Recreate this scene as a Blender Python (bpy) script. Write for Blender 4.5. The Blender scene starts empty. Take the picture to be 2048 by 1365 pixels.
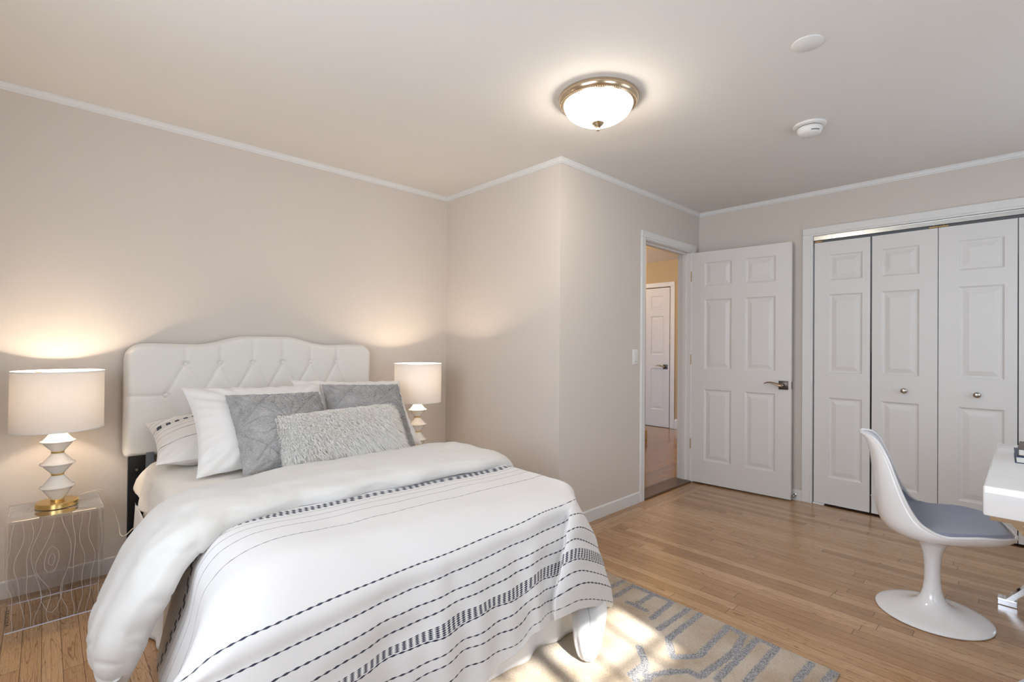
import bpy, math, random
import numpy as np
from mathutils import Vector, Matrix, noise

random.seed(7)
RNG = np.random.default_rng(7)
S = bpy.context.scene
COL = S.collection
PI = math.pi

# ------------------------------------------------------------------ camera
cam_data = bpy.data.cameras.new('camera')
cam_data.sensor_width = 36.0
cam_data.lens = 984.207 / 2048 * 36.0
cam_data.clip_start = 0.02
cam = bpy.data.objects.new('camera', cam_data)
COL.objects.link(cam)
_yaw, _pitch, _roll = 0.760483, 0.00676046, 0.00863165
_f = Vector((math.sin(_yaw) * math.cos(_pitch), math.cos(_yaw) * math.cos(_pitch), math.sin(_pitch)))
_r = Vector((math.cos(_yaw), -math.sin(_yaw), 0))
_u = _r.cross(_f)
_r2 = _r * math.cos(_roll) + _u * math.sin(_roll)
_u2 = -_r * math.sin(_roll) + _u * math.cos(_roll)
cam.matrix_world = Matrix(((_r2.x, _u2.x, -_f.x, 0), (_r2.y, _u2.y, -_f.y, 0), (_r2.z, _u2.z, -_f.z, 1.2), (0, 0, 0, 1)))
S.camera = cam

# ------------------------------------------------------------------ world, sun, window light, exposure
W = bpy.data.worlds.new('sky')
S.world = W
W.use_nodes = True
bg = W.node_tree.nodes['Background']
bg.inputs[0].default_value = (0.55, 0.72, 1.0, 1)
bg.inputs[1].default_value = 2.0

def add_light(name, kind, loc, power, color, **kw):
    l = bpy.data.lights.new(name, kind)
    l.energy = power
    l.color = color
    for k, v in kw.items():
        if k not in ('aim',):
            setattr(l, k, v)
    o = bpy.data.objects.new(name, l)
    COL.objects.link(o)
    o.location = loc
    if 'aim' in kw:
        o.rotation_euler = Vector(kw['aim']).to_track_quat('-Z', 'Y').to_euler()
    return o

SUN_EL = math.radians(39)
add_light('sun', 'SUN', (0.5, -4, 4), 15.0, (1.0, 0.97, 0.93), angle=0.02,
          aim=(0.2 * math.cos(SUN_EL), 0.98 * math.cos(SUN_EL), -math.sin(SUN_EL)))
add_light('window_daylight_rear', 'AREA', (0.95, -0.92, 1.22), 7.5, (0.78, 0.88, 1.0), shape='RECTANGLE', size=1.1, size_y=0.70, aim=(0, 1, -0.05))
add_light('window_daylight_desk', 'AREA', (3.2, -0.93, 1.4), 6, (0.74, 0.86, 1.0), shape='RECTANGLE', size=1.3, size_y=1.0, aim=(0, 1, -0.03))
add_light('window_daylight_left', 'AREA', (-0.66, 0.85, 1.45), 20, (0.87, 0.93, 1.0), shape='RECTANGLE', size=1.5, size_y=1.2, aim=(1, 0, -0.05))

S.view_settings.view_transform = 'Standard'
S.view_settings.look = 'None'
S.view_settings.gamma = 1.0
S.view_settings.exposure = 0.80
S.view_settings.use_curve_mapping = False

# ------------------------------------------------------------------ helpers
def tag(o, label=None, cat=None, group=None, kind=None):
    if label: o['label'] = label
    if cat: o['category'] = cat
    if group: o['group'] = group
    if kind: o['kind'] = kind
    return o

def empty(name, loc=(0, 0, 0), rz=0.0, label=None, cat=None, group=None, kind=None):
    o = bpy.data.objects.new(name, None)
    o.empty_display_size = 0.1
    COL.objects.link(o)
    o.location = loc
    o.rotation_euler = (0, 0, rz)
    return tag(o, label, cat, group, kind)

class MB:
    """collects shapes in one mesh"""
    def __init__(self):
        self.v = []; self.f = []; self.uv = {}
    def add(self, verts, faces):
        n = len(self.v)
        self.v += [tuple(map(float, p)) for p in verts]
        self.f += [tuple(i + n for i in f) for f in faces]
        return self
    def box(self, x0, x1, y0, y1, z0, z1, bev=0.0):
        if bev <= 0:
            v = [(x, y, z) for z in (z0, z1) for y in (y0, y1) for x in (x0, x1)]
            return self.add(v, [(0, 2, 3, 1), (4, 5, 7, 6), (0, 1, 5, 4), (2, 6, 7, 3), (0, 4, 6, 2), (1, 3, 7, 5)])
        b = min(bev, abs(x1 - x0) * .49, abs(y1 - y0) * .49, abs(z1 - z0) * .49)
        rings = []
        for z, ins in ((z0, b), (z0 + b * .3, b * .3), (z0 + b, 0), (z1 - b, 0), (z1 - b * .3, b * .3), (z1, b)):
            ring = []
            for cx, cy, a0 in ((x1 - b, y1 - b, 0), (x0 + b, y1 - b, 90), (x0 + b, y0 + b, 180), (x1 - b, y0 + b, 270)):
                for k in (0, 30, 60, 90):
                    a = math.radians(a0 + k)
                    rr = b - ins
                    ring.append((cx + rr * math.cos(a), cy + rr * math.sin(a), z))
            rings.append(ring)
        n = len(rings[0]); v = [p for r in rings for p in r]; f = []
        for i in range(len(rings) - 1):
            for k in range(n):
                f.append((i * n + k, i * n + (k + 1) % n, (i + 1) * n + (k + 1) % n, (i + 1) * n + k))
        f.append(tuple(range(n - 1, -1, -1))); f.append(tuple(range((len(rings) - 1) * n, len(rings) * n)))
        return self.add(v, f)
    def lathe(self, prof, c=(0, 0, 0), n=48, axis='z', cap=True):
        v = []; f = []
        for r, h in prof:
            for k in range(n):
                a = 2 * PI * k / n
                p = (r * math.cos(a), r * math.sin(a), h)
                if axis == 'x': p = (h, p[0], p[1])
                if axis == 'y': p = (p[0], h, p[1])
                v.append((c[0] + p[0], c[1] + p[1], c[2] + p[2]))
        for i in range(len(prof) - 1):
            for k in range(n):
                f.append((i * n + k, i * n + (k + 1) % n, (i + 1) * n + (k + 1) % n, (i + 1) * n + k))
        if cap:
            f.append(tuple(range(n - 1, -1, -1)))
            f.append(tuple(range((len(prof) - 1) * n, len(prof) * n)))
        return self.add(v, f)
    def tube(self, pts, r, n=10, cap=True):
        pts = [Vector(p) for p in pts]
        rs = r if hasattr(r, '__len__') else [r] * len(pts)
        v = []; f = []
        up = None
        for i, p in enumerate(pts):
            t = (pts[min(i + 1, len(pts) - 1)] - pts[max(i - 1, 0)]).normalized()
            if up is None:
                up = t.orthogonal().normalized()
            up = (up - t * up.dot(t)).normalized()
            w = t.cross(up)
            for k in range(n):
                a = 2 * PI * k / n
                rr = rs[i]
                if hasattr(rr, '__len__'):
                    v.append(tuple(p + up * math.cos(a) * rr[0] + w * math.sin(a) * rr[1]))
                else:
                    v.append(tuple(p + up * math.cos(a) * rr + w * math.sin(a) * rr))
        for i in range(len(pts) - 1):
            for k in range(n):
                f.append((i * n + k, i * n + (k + 1) % n, (i + 1) * n + (k + 1) % n, (i + 1) * n + k))
        if cap:
            f.append(tuple(range(n - 1, -1, -1)))
            f.append(tuple(range((len(pts) - 1) * n, len(pts) * n)))
        return self.add(v, f)
    def quad(self, a, b, c, d):
        return self.add([a, b, c, d], [(0, 1, 2, 3)])
    def build(self, name, mat, parent=None, smooth=False, kind=None, angle=40):
        me = bpy.data.meshes.new(name)
        me.from_pydata(self.v, [], self.f)
        me.materials.append(mat)
        o = bpy.data.objects.new(name, me)
        COL.objects.link(o)
        if parent: o.parent = parent
        if kind: o['kind'] = kind
        if smooth:
            me.polygons.foreach_set('use_smooth', [True] * len(me.polygons))
            me.update()
            try:
                me.set_sharp_from_angle(angle=math.radians(angle))
            except Exception:
                pass
        me.update()
        return o

def grid_mesh(name, P, mat, parent=None, UV=None, closed_u=False, solid=0.0, smooth=True, caps=False):
    """P: (nu, nv, 3) array"""
    nu, nv = P.shape[:2]
    me = bpy.data.meshes.new(name)
    idx = np.arange(nu * nv).reshape(nu, nv)
    a = idx[:-1, :-1].ravel(); b = idx[1:, :-1].ravel(); c = idx[1:, 1:].ravel(); d = idx[:-1, 1:].ravel()
    F = np.stack([a, b, c, d], 1)
    if closed_u:
        F2 = np.stack([idx[-1, :-1], idx[0, :-1], idx[0, 1:], idx[-1, 1:]], 1)
        F = np.concatenate([F, F2])
    faces = F.tolist()
    if caps:
        faces.append(idx[::-1, 0].tolist()); faces.append(idx[:, -1].tolist())
    me.from_pydata(P.reshape(-1, 3).tolist(), [], faces)
    if UV is not None:
        lay = me.uv_layers.new(name='UVMap')
        vi = np.zeros(len(me.loops), dtype=np.int32)
        me.loops.foreach_get('vertex_index', vi)
        lay.data.foreach_set('uv', UV.reshape(-1, 2)[vi].astype(np.float32).ravel())
    me.materials.append(mat)
    if smooth:
        me.polygons.foreach_set('use_smooth', [True] * len(me.polygons))
    o = bpy.data.objects.new(name, me)
    COL.objects.link(o)
    if parent: o.parent = parent
    if solid:
        m = o.modifiers.new('solid', 'SOLIDIFY'); m.thickness = solid; m.offset = -1
    me.update()
    return o

def catmull(ctrl, m):
    """interpolate array along axis 0, m samples per span"""
    n = len(ctrl)
    ext = np.concatenate([[2 * ctrl[0] - ctrl[1]], ctrl, [2 * ctrl[-1] - ctrl[-2]]])
    out = []
    for i in range(n - 1):
        p0, p1, p2, p3 = ext[i], ext[i + 1], ext[i + 2], ext[i + 3]
        for k in range(m):
            t = k / m
            out.append(0.5 * (2 * p1 + (p2 - p0) * t + (2 * p0 - 5 * p1 + 4 * p2 - p3) * t * t + (3 * p1 - p0 - 3 * p2 + p3) * t ** 3))
    out.append(ctrl[-1])
    return np.array(out)

def vnoise(P, scale, seed=0.0):
    flat = P.reshape(-1, 3)
    return np.array([noise.noise(Vector((p[0] * scale[0] + seed, p[1] * scale[1] - seed, p[2] * scale[2] + 3.1 * seed))) for p in flat]).reshape(P.shape[:-1])

# ------------------------------------------------------------------ materials
def principled(name, base, rough=0.5, metal=0.0, **kw):
    m = bpy.data.materials.new(name)
    m.use_nodes = True
    p = m.node_tree.nodes['Principled BSDF']
    p.inputs['Base Color'].default_value = (*base, 1)
    p.inputs['Roughness'].default_value = rough
    p.inputs['Metallic'].default_value = metal
    for k, v in kw.items():
        p.inputs[k].default_value = v
    return m

def N(m, t, **kw):
    n = m.node_tree.nodes.new(t)
    for k, v in kw.items():
        setattr(n, k, v)
    return n

def L(m, a, b):
    m.node_tree.links.new(a, b)

def math_n(m, op, a, b=None, c=None, clamp=False):
    n = N(m, 'ShaderNodeMath', operation=op)
    n.use_clamp = clamp
    for i, x in enumerate((a, b, c)):
        if x is None: continue
        if isinstance(x, (int, float)): n.inputs[i].default_value = x
        else: L(m, x, n.inputs[i])
    return n.outputs[0]

def bumped(m, height, strength=0.3, dist=0.002):
    p = m.node_tree.nodes['Principled BSDF']
    b = N(m, 'ShaderNodeBump')
    b.inputs['Strength'].default_value = strength
    b.inputs['Distance'].default_value = dist
    L(m, height, b.inputs['Height'])
    L(m, b.outputs[0], p.inputs['Normal'])
    return m

def noise_bump(m, scale, strength=0.3, dist=0.002, detail=3.0, stretch=(1, 1, 1), coord='Object'):
    tc = N(m, 'ShaderNodeTexCoord'); mp = N(m, 'ShaderNodeMapping')
    mp.inputs['Scale'].default_value = stretch
    L(m, tc.outputs[coord], mp.inputs[0])
    n = N(m, 'ShaderNodeTexNoise'); n.inputs['Scale'].default_value = scale; n.inputs['Detail'].default_value = detail
    L(m, mp.outputs[0], n.inputs['Vector'])
    return bumped(m, n.outputs[0], strength, dist)

def paint(name, base, rough=0.6):
    m = principled(name, base, rough)
    return noise_bump(m, 220, 0.08, 0.001)

M = {}
M['wall'] = paint('wall_paint', (0.65, 0.59, 0.53), 0.75)
M['hall_wall'] = paint('hall_wall_paint', (0.50, 0.38, 0.21), 0.7)
M['ceiling'] = paint('ceiling_paint', (0.76, 0.73, 0.69), 0.85)
M['trim'] = paint('trim_paint', (0.74, 0.73, 0.71), 0.38)
M['door'] = paint('door_paint', (0.72, 0.70, 0.68), 0.42)
M['dark'] = principled('closet_shade_black', (0.02, 0.02, 0.02), 0.9)  # near-black paint stands in for the shade inside the closet
M['bronze'] = principled('oil_rubbed_bronze', (0.10, 0.085, 0.075), 0.32, 0.9)
M['bronze_light'] = principled('worn_bronze', (0.36, 0.27, 0.19), 0.25, 0.95)
M['brass_hinge'] = principled('aged_brass', (0.38, 0.26, 0.12), 0.4, 0.9)
M['nickel'] = principled('brushed_nickel', (0.50, 0.47, 0.43), 0.25, 1.0)
M['antique'] = principled('antique_nickel', (0.62, 0.50, 0.36), 0.22, 1.0)
M['gold'] = principled('brushed_brass', (0.78, 0.55, 0.22), 0.28, 1.0)
noise_bump(M['gold'], 60, 0.15, 0.0005, 2, (1, 1, 30))
M['ceramic'] = principled('white_ceramic', (0.82, 0.79, 0.74), 0.12, 0.0, **{'Coat Weight': 0.5, 'Coat Roughness': 0.05})
M['chrome'] = principled('chrome', (0.80, 0.82, 0.85), 0.04, 1.0)
M['lacquer'] = principled('white_lacquer', (0.80, 0.80, 0.80), 0.06, 0.0, **{'Coat Weight': 1.0, 'Coat Roughness': 0.02})
M['tulip'] = principled('white_gloss_shell', (0.82, 0.82, 0.83), 0.16, 0.0, **{'Coat Weight': 0.4})
M['plastic'] = principled('white_plastic', (0.78, 0.77, 0.74), 0.4)
M['black_metal'] = principled('black_steel', (0.012, 0.012, 0.014), 0.35, 0.3)
M['steel_grey'] = principled('grey_steel', (0.20, 0.23, 0.27), 0.35, 0.5)
M['saddle'] = principled('dark_threshold_wood', (0.11, 0.055, 0.028), 0.3)
noise_bump(M['saddle'], 40, 0.2, 0.001, 3, (1, 12, 1))
M['headboard'] = principled('cream_faux_leather', (0.73, 0.71, 0.67), 0.48, **{'Sheen Weight': 0.15})
noise_bump(M['headboard'], 400, 0.12, 0.0006)
M['navy'] = principled('navy_cover', (0.02, 0.045, 0.12), 0.4)
M['brown_cover'] = principled('dark_brown_cover', (0.06, 0.04, 0.035), 0.4)
M['paper'] = principled('book_pages', (0.82, 0.80, 0.74), 0.8)
noise_bump(M['paper'], 30, 0.5, 0.0006, 1, (1, 1, 40))
M['aluminium'] = principled('aluminium_track', (0.62, 0.62, 0.60), 0.22, 0.95)

def fabric(name, base, wrinkle=0.35, weave=0.15, rough=0.9):
    m = principled(name, base, rough, **{'Sheen Weight': 0.2})
    tc = N(m, 'ShaderNodeTexCoord')
    n1 = N(m, 'ShaderNodeTexNoise'); n1.inputs['Scale'].default_value = 7; n1.inputs['Detail'].default_value = 5; n1.inputs['Distortion'].default_value = 0.8
    n2 = N(m, 'ShaderNodeTexNoise'); n2.inputs['Scale'].default_value = 700; n2.inputs['Detail'].default_value = 1
    L(m, tc.outputs['Object'], n1.inputs['Vector']); L(m, tc.outputs['Object'], n2.inputs['Vector'])
    a = math_n(m, 'MULTIPLY', n1.outputs[0], wrinkle)
    b = math_n(m, 'MULTIPLY', n2.outputs[0], weave * 0.1)
    bumped(m, math_n(m, 'ADD', a, b), 0.55, 0.02)
    return m

M['cotton'] = fabric('white_cotton', (0.62, 0.60, 0.57), 0.22)
M['pillow_white'] = fabric('white_pillowcase', (0.73, 0.71, 0.685), 0.3)
M['sheet'] = fabric('ivory_sheet', (0.78, 0.73, 0.66), 0.25)
M['skirt'] = fabric('white_bed_skirt_cotton', (0.78, 0.78, 0.79), 0.12)
M['cushion_wool'] = principled('slate_blue_seat_wool', (0.25, 0.28, 0.38), 0.95, **{'Sheen Weight': 0.4})
noise_bump(M['cushion_wool'], 500, 0.5, 0.001)

# --- plush grey with star embossing (UV in metres)
m = principled('grey_plush', (0.30, 0.29, 0.28), 0.95, **{'Sheen Weight': 0.6, 'Sheen Roughness': 0.4})
tc = N(m, 'ShaderNodeTexCoord')
nz = N(m, 'ShaderNodeTexNoise'); nz.inputs['Scale'].default_value = 180; nz.inputs['Detail'].default_value = 4
nz2 = N(m, 'ShaderNodeTexNoise'); nz2.inputs['Scale'].default_value = 14; nz2.inputs['Detail'].default_value = 3
L(m, tc.outputs['Object'], nz.inputs['Vector']); L(m, tc.outputs['Object'], nz2.inputs['Vector'])
cr = N(m, 'ShaderNodeValToRGB'); cr.color_ramp.elements[0].position = 0.3; cr.color_ramp.elements[0].color = (0.24, 0.235, 0.23, 1)
cr.color_ramp.elements[1].position = 0.7; cr.color_ramp.elements[1].color = (0.50, 0.485, 0.47, 1)
mx = math_n(m, 'ADD', math_n(m, 'MULTIPLY', nz.outputs[0], 0.55), math_n(m, 'MULTIPLY', nz2.outputs[0], 0.45))
L(m, mx, cr.inputs[0]); L(m, cr.outputs[0], m.node_tree.nodes['Principled BSDF'].inputs['Base Color'])
bumped(m, nz.outputs[0], 0.6, 0.004)
M['plush'] = m
m = bpy.data.materials.new('ivory_faux_fur'); m.use_nodes = True
nt = m.node_tree; nt.nodes.remove(nt.nodes['Principled BSDF'])
dif = N(m, 'ShaderNodeBsdfDiffuse')
tc = N(m, 'ShaderNodeTexCoord'); nz = N(m, 'ShaderNodeTexNoise'); nz.inputs['Scale'].default_value = 9; nz.inputs['Detail'].default_value = 4
L(m, tc.outputs['Object'], nz.inputs['Vector'])
cr = N(m, 'ShaderNodeValToRGB'); cr.color_ramp.elements[0].position = .38; cr.color_ramp.elements[0].color = (0.95, 0.92, 0.88, 1); cr.color_ramp.elements[1].position = .6; cr.color_ramp.elements[1].color = (0.97, 0.96, 0.94, 1)
L(m, nz.outputs[0], cr.inputs[0]); L(m, cr.outputs[0], dif.inputs[0])
trl = N(m, 'ShaderNodeBsdfTranslucent'); trl.inputs[0].default_value = (0.95, 0.93, 0.90, 1)
mix = N(m, 'ShaderNodeMixShader'); mix.inputs[0].default_value = 0.4
L(m, dif.outputs[0], mix.inputs[1]); L(m, trl.outputs[0], mix.inputs[2]); L(m, mix.outputs[0], nt.nodes['Material Output'].inputs[0])
M['fur'] = m

# --- lamp shade, translucent linen
m = bpy.data.materials.new('lamp_shade_linen'); m.use_nodes = True
nt = m.node_tree; nt.nodes.remove(nt.nodes['Principled BSDF'])
dif = N(m, 'ShaderNodeBsdfDiffuse'); dif.inputs[0].default_value = (0.70, 0.66, 0.625, 1)
trl = N(m, 'ShaderNodeBsdfTranslucent'); trl.inputs[0].default_value = (0.85, 0.74, 0.62, 1)
mix = N(m, 'ShaderNodeMixShader'); mix.inputs[0].default_value = 0.05
L(m, dif.outputs[0], mix.inputs[1]); L(m, trl.outputs[0], mix.inputs[2]); L(m, mix.outputs[0], nt.nodes['Material Output'].inputs[0])
M['shade'] = m
# --- glowing glass bowl
m = principled('frosted_glass_lit', (0.9, 0.88, 0.84), 0.3)
p = m.node_tree.nodes['Principled BSDF']; p.inputs['Emission Color'].default_value = (1.0, 0.90, 0.77, 1); p.inputs['Emission Strength'].default_value = 19
M['bowl'] = m
m = principled('bulb_glass_lit', (1, 1, 1), 0.3)
p = m.node_tree.nodes['Principled BSDF']; p.inputs['Emission Color'].default_value = (1.0, 0.80, 0.55, 1); p.inputs['Emission Strength'].default_value = 12
M['bulb'] = m
# --- clear window glass and acrylic: mostly transparent with a glossy coat
def clear(name, tint, gl, rough=0.02):
    m = bpy.data.materials.new(name); m.use_nodes = True
    nt = m.node_tree; nt.nodes.remove(nt.nodes['Principled BSDF'])
    tr = N(m, 'ShaderNodeBsdfTransparent'); tr.inputs[0].default_value = (*tint, 1)
    g = N(m, 'ShaderNodeBsdfGlossy'); g.inputs['Roughness'].default_value = rough
    lw = N(m, 'ShaderNodeLayerWeight'); lw.inputs['Blend'].default_value = 0.35
    f = math_n(m, 'ADD', math_n(m, 'MULTIPLY', lw.outputs['Fresnel'], gl), 0.03, clamp=True)
    mix = N(m, 'ShaderNodeMixShader')
    L(m, f, mix.inputs[0]); L(m, tr.outputs[0], mix.inputs[1]); L(m, g.outputs[0], mix.inputs[2])
    L(m, mix.outputs[0], nt.nodes['Material Output'].inputs[0])
    return m
M['glass'] = clear('window_glass', (0.97, 0.98, 0.98), 0.5)
M['acrylic'] = clear('clear_acrylic', (0.955, 0.955, 0.96), 0.8)
M['acrylic_edge'] = principled('acrylic_polished_edge', (0.85, 0.86, 0.86), 0.25, **{'Alpha': 0.75})
M['etch'] = principled('white_etched_line', (0.86, 0.84, 0.80), 0.7, **{'Alpha': 0.62})
M['cord'] = principled('clear_gold_cord', (0.72, 0.66, 0.56), 0.25, **{'Coat Weight': 0.6})
M['added_blind'] = principled('added_roller_shade', (0.8, 0.8, 0.78), 0.9)

# --- oak boards, UV in metres (u along board)
def wood(name, w, Lb, dark, mid, light, rough=0.27, seed=0.0):
    m = principled(name, mid, rough, **{'Coat Weight': 0.35, 'Coat Roughness': 0.16})
    p = m.node_tree.nodes['Principled BSDF']
    uvn = N(m, 'ShaderNodeUVMap'); sp = N(m, 'ShaderNodeSeparateXYZ'); L(m, uvn.outputs[0], sp.inputs[0])
    u, v = sp.outputs[0], sp.outputs[1]
    vr = math_n(m, 'DIVIDE', v, w)
    row = math_n(m, 'FLOOR', vr); fv = math_n(m, 'FRACT', vr)
    wn = N(m, 'ShaderNodeTexWhiteNoise', noise_dimensions='1D'); L(m, math_n(m, 'ADD', row, 17.3 + seed), wn.inputs['W'])
    us = math_n(m, 'DIVIDE', math_n(m, 'ADD', u, math_n(m, 'MULTIPLY', wn.outputs[0], 7.0)), Lb)
    bd = math_n(m, 'FLOOR', us); fu = math_n(m, 'FRACT', us)
    cb = N(m, 'ShaderNodeCombineXYZ'); L(m, row, cb.inputs[0]); L(m, bd, cb.inputs[1])
    wn2 = N(m, 'ShaderNodeTexWhiteNoise', noise_dimensions='3D'); L(m, cb.outputs[0], wn2.inputs['Vector'])
    rnd = wn2.outputs[0]
    # grain coordinates
    gv = N(m, 'ShaderNodeCombineXYZ')
    L(m, math_n(m, 'MULTIPLY', u, 1.6), gv.inputs[0]); L(m, math_n(m, 'MULTIPLY', v, 38.0), gv.inputs[1]); L(m, math_n(m, 'MULTIPLY', rnd, 40.0), gv.inputs[2])
    g1 = N(m, 'ShaderNodeTexNoise'); g1.inputs['Scale'].default_value = 1.4; g1.inputs['Detail'].default_value = 5; g1.inputs['Distortion'].default_value = 1.1
    L(m, gv.outputs[0], g1.inputs['Vector'])
    g2 = N(m, 'ShaderNodeTexNoise'); g2.inputs['Scale'].default_value = 6.0; g2.inputs['Detail'].default_value = 3
    gv2 = N(m, 'ShaderNodeCombineXYZ')
    L(m, math_n(m, 'MULTIPLY', u, 1.1), gv2.inputs[0]); L(m, math_n(m, 'MULTIPLY', v, 60.0), gv2.inputs[1]); L(m, math_n(m, 'MULTIPLY', rnd, 11.0), gv2.inputs[2])
    L(m, gv2.outputs[0], g2.inputs['Vector'])
    g3 = N(m, 'ShaderNodeTexNoise'); g3.inputs['Scale'].default_value = 1.0; g3.inputs['Detail'].default_value = 1.5; g3.inputs['Distortion'].default_value = 0.4
    gv3 = N(m, 'ShaderNodeCombineXYZ')
    L(m, math_n(m, 'MULTIPLY', u, 1.3), gv3.inputs[0]); L(m, math_n(m, 'MULTIPLY', v, 24.0), gv3.inputs[1]); L(m, math_n(m, 'MULTIPLY', rnd, 23.0), gv3.inputs[2])
    L(m, gv3.outputs[0], g3.inputs['Vector'])
    contour = math_n(m, 'LESS_THAN', math_n(m, 'FRACT', math_n(m, 'MULTIPLY', g3.outputs[0], 11.0)), 0.085)
    contour = math_n(m, 'MULTIPLY', contour, math_n(m, 'GREATER_THAN', rnd, 0.25))
    ringsin = math_n(m, 'SINE', math_n(m, 'MULTIPLY', g1.outputs[0], 42.0))
    ring = math_n(m, 'POWER', math_n(m, 'ABSOLUTE', ringsin), 7.0)
    big = N(m, 'ShaderNodeTexNoise'); big.inputs['Scale'].default_value = 1.3; big.inputs['Detail'].default_value = 2
    L(m, uvn.outputs[0], big.inputs['Vector'])
    tone = math_n(m, 'ADD', math_n(m, 'MULTIPLY', rnd, 0.55), math_n(m, 'MULTIPLY', big.outputs[0], 0.45))
    cr = N(m, 'ShaderNodeValToRGB')
    cr.color_ramp.elements[0].position = 0.12; cr.color_ramp.elements[0].color = (*dark, 1)
    cr.color_ramp.elements[1].position = 0.88; cr.color_ramp.elements[1].color = (*light, 1)
    e = cr.color_ramp.elements.new(0.5); e.color = (*mid, 1)
    L(m, tone, cr.inputs[0])
    gr = math_n(m, 'ADD', math_n(m, 'MULTIPLY', ring, 0.42), math_n(m, 'MULTIPLY', math_n(m, 'GREATER_THAN', g2.outputs[0], 0.58), 0.26))
    gr = math_n(m, 'ADD', gr, math_n(m, 'MULTIPLY', contour, 0.50), clamp=True)
    m1 = N(m, 'ShaderNodeMix', data_type='RGBA', blend_type='MULTIPLY')
    L(m, gr, m1.inputs[0]); L(m, cr.outputs[0], m1.inputs[6]); m1.inputs[7].default_value = (0.36, 0.27, 0.21, 1)
    # seams
    sv = math_n(m, 'LESS_THAN', math_n(m, 'MINIMUM', fv, math_n(m, 'SUBTRACT', 1.0, fv)), 0.0013 / w)
    su = math_n(m, 'LESS_THAN', math_n(m, 'MINIMUM', fu, math_n(m, 'SUBTRACT', 1.0, fu)), 0.0015 / Lb)
    seam = math_n(m, 'MAXIMUM', sv, su)
    m2 = N(m, 'ShaderNodeMix', data_type='RGBA', blend_type='MULTIPLY')
    L(m, math_n(m, 'MULTIPLY', seam, 0.7), m2.inputs[0]); L(m, m1.outputs[2], m2.inputs[6]); m2.inputs[7].default_value = (0.16, 0.10, 0.07, 1)
    L(m, m2.outputs[2], p.inputs['Base Color'])
    b = math_n(m, 'SUBTRACT', math_n(m, 'MULTIPLY', g1.outputs[0], 0.15), math_n(m, 'ADD', math_n(m, 'MULTIPLY', seam, 1.0), math_n(m, 'MULTIPLY', gr, 0.10)))
    bumped(m, b, 0.25, 0.0015)
    return m
M['oak'] = wood('oak_strip_floor', 0.057, 1.15, (0.33, 0.175, 0.072), (0.49, 0.285, 0.135), (0.61, 0.39, 0.21))
M['hall_oak'] = wood('hall_wood_floor', 0.12, 1.6, (0.26, 0.13, 0.03), (0.37, 0.20, 0.055), (0.46, 0.27, 0.085), 0.2, 5.0)

# ------------------------------------------------------------------ room dimensions
XL, XA, XC = -0.75, 2.3776, 4.286        # left wall, recess side wall, closet wall
YF, YD, YB = -1.0, 2.06, 3.278           # wall behind the camera, doorway wall, headboard wall
H = 2.395
TH = 0.12
DX0, DX1, DZ = 3.378, 4.14, 2.032        # doorway opening
HX, HY, HH = 6.6, 3.37, 2.45             # hall end wall, hall side wall, hall ceiling

def uvquads(name, quads, mat):
    """quads: list of (x0,x1,y0,y1,dir) on z=0; dir 'x' boards along x"""
    me = bpy.data.meshes.new(name); v = []; f = []; uv = []
    for x0, x1, y0, y1, d in quads:
        n = len(v); pts = [(x0, y0), (x1, y0), (x1, y1), (x0, y1)]
        v += [(a, b, 0) for a, b in pts]; f.append((n, n + 1, n + 2, n + 3))
        uv += [(b + 20, a + 20) if d == 'y' else (a + 20, b - y1 + 40 * 0.057) for a, b in pts]
    me.from_pydata(v, [], f)
    l = me.uv_layers.new(name='UVMap')
    for i, t in enumerate(uv): l.data[i].uv = t
    me.materials.append(mat)
    o = bpy.data.objects.new(name, me); COL.objects.link(o); o['kind'] = 'structure'
    return o

bw = 0.114
uvquads('floor', [
    (XL, XA, YB - bw, YB, 'x'), (XA, XC, YD - 0.171, YD, 'x'),
    (XL, XA, YD - 0.171, YB - bw, 'y'), (XL, XC, YF, YD - 0.171, 'y')], M['oak'])
o = uvquads('floor_hall', [(2.9, HX + 0.1, YD, 5.6, 'x')], M['hall_oak']); o.location.z = -0.002

def struct(name, mb, mat, smooth=False):
    return mb.build(name, mat, kind='structure', smooth=smooth)

struct('wall_back', MB().box(XL - TH, XA + TH, YB, YB + TH, 0, H), M['wall'])
struct('wall_recess', MB().box(XA, XA + TH, YD + 0.001, YB, 0, H), M['wall'])
struct('wall_doorway', MB().box(XA + 0.0005, DX0, YD, YD + TH, 0, H).box(DX1, XC, YD, YD + TH, 0, H).box(DX0, DX1, YD, YD + TH, DZ, H), M['wall'])
CY0, CY1, CZ = -0.30, 1.147, 2.052       # closet opening
struct('wall_closet', MB().box(XC, XC + TH, CY1 + 0.005, YD, 0, H).box(XC, XC + TH, CY0, CY1 + 0.005, CZ, H).box(XC, XC + TH, YF, CY0, 0, H), M['wall'])
struct('wall_closet_interior', MB().box(XC + 0.6, XC + 0.65, YF, YD, 0, H).box(XC + TH, XC + 0.6, CY1 + 0.3, CY1 + 0.35, 0, H).box(XC + TH, XC + 0.6, CY0 - 0.35, CY0 - 0.3, 0, H), M['dark'])
struct('floor_closet', MB().box(XC + 0.001, XC + 0.6, CY0 - 0.3, CY1 + 0.3, -0.02, -0.001), M['saddle'])
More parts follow.
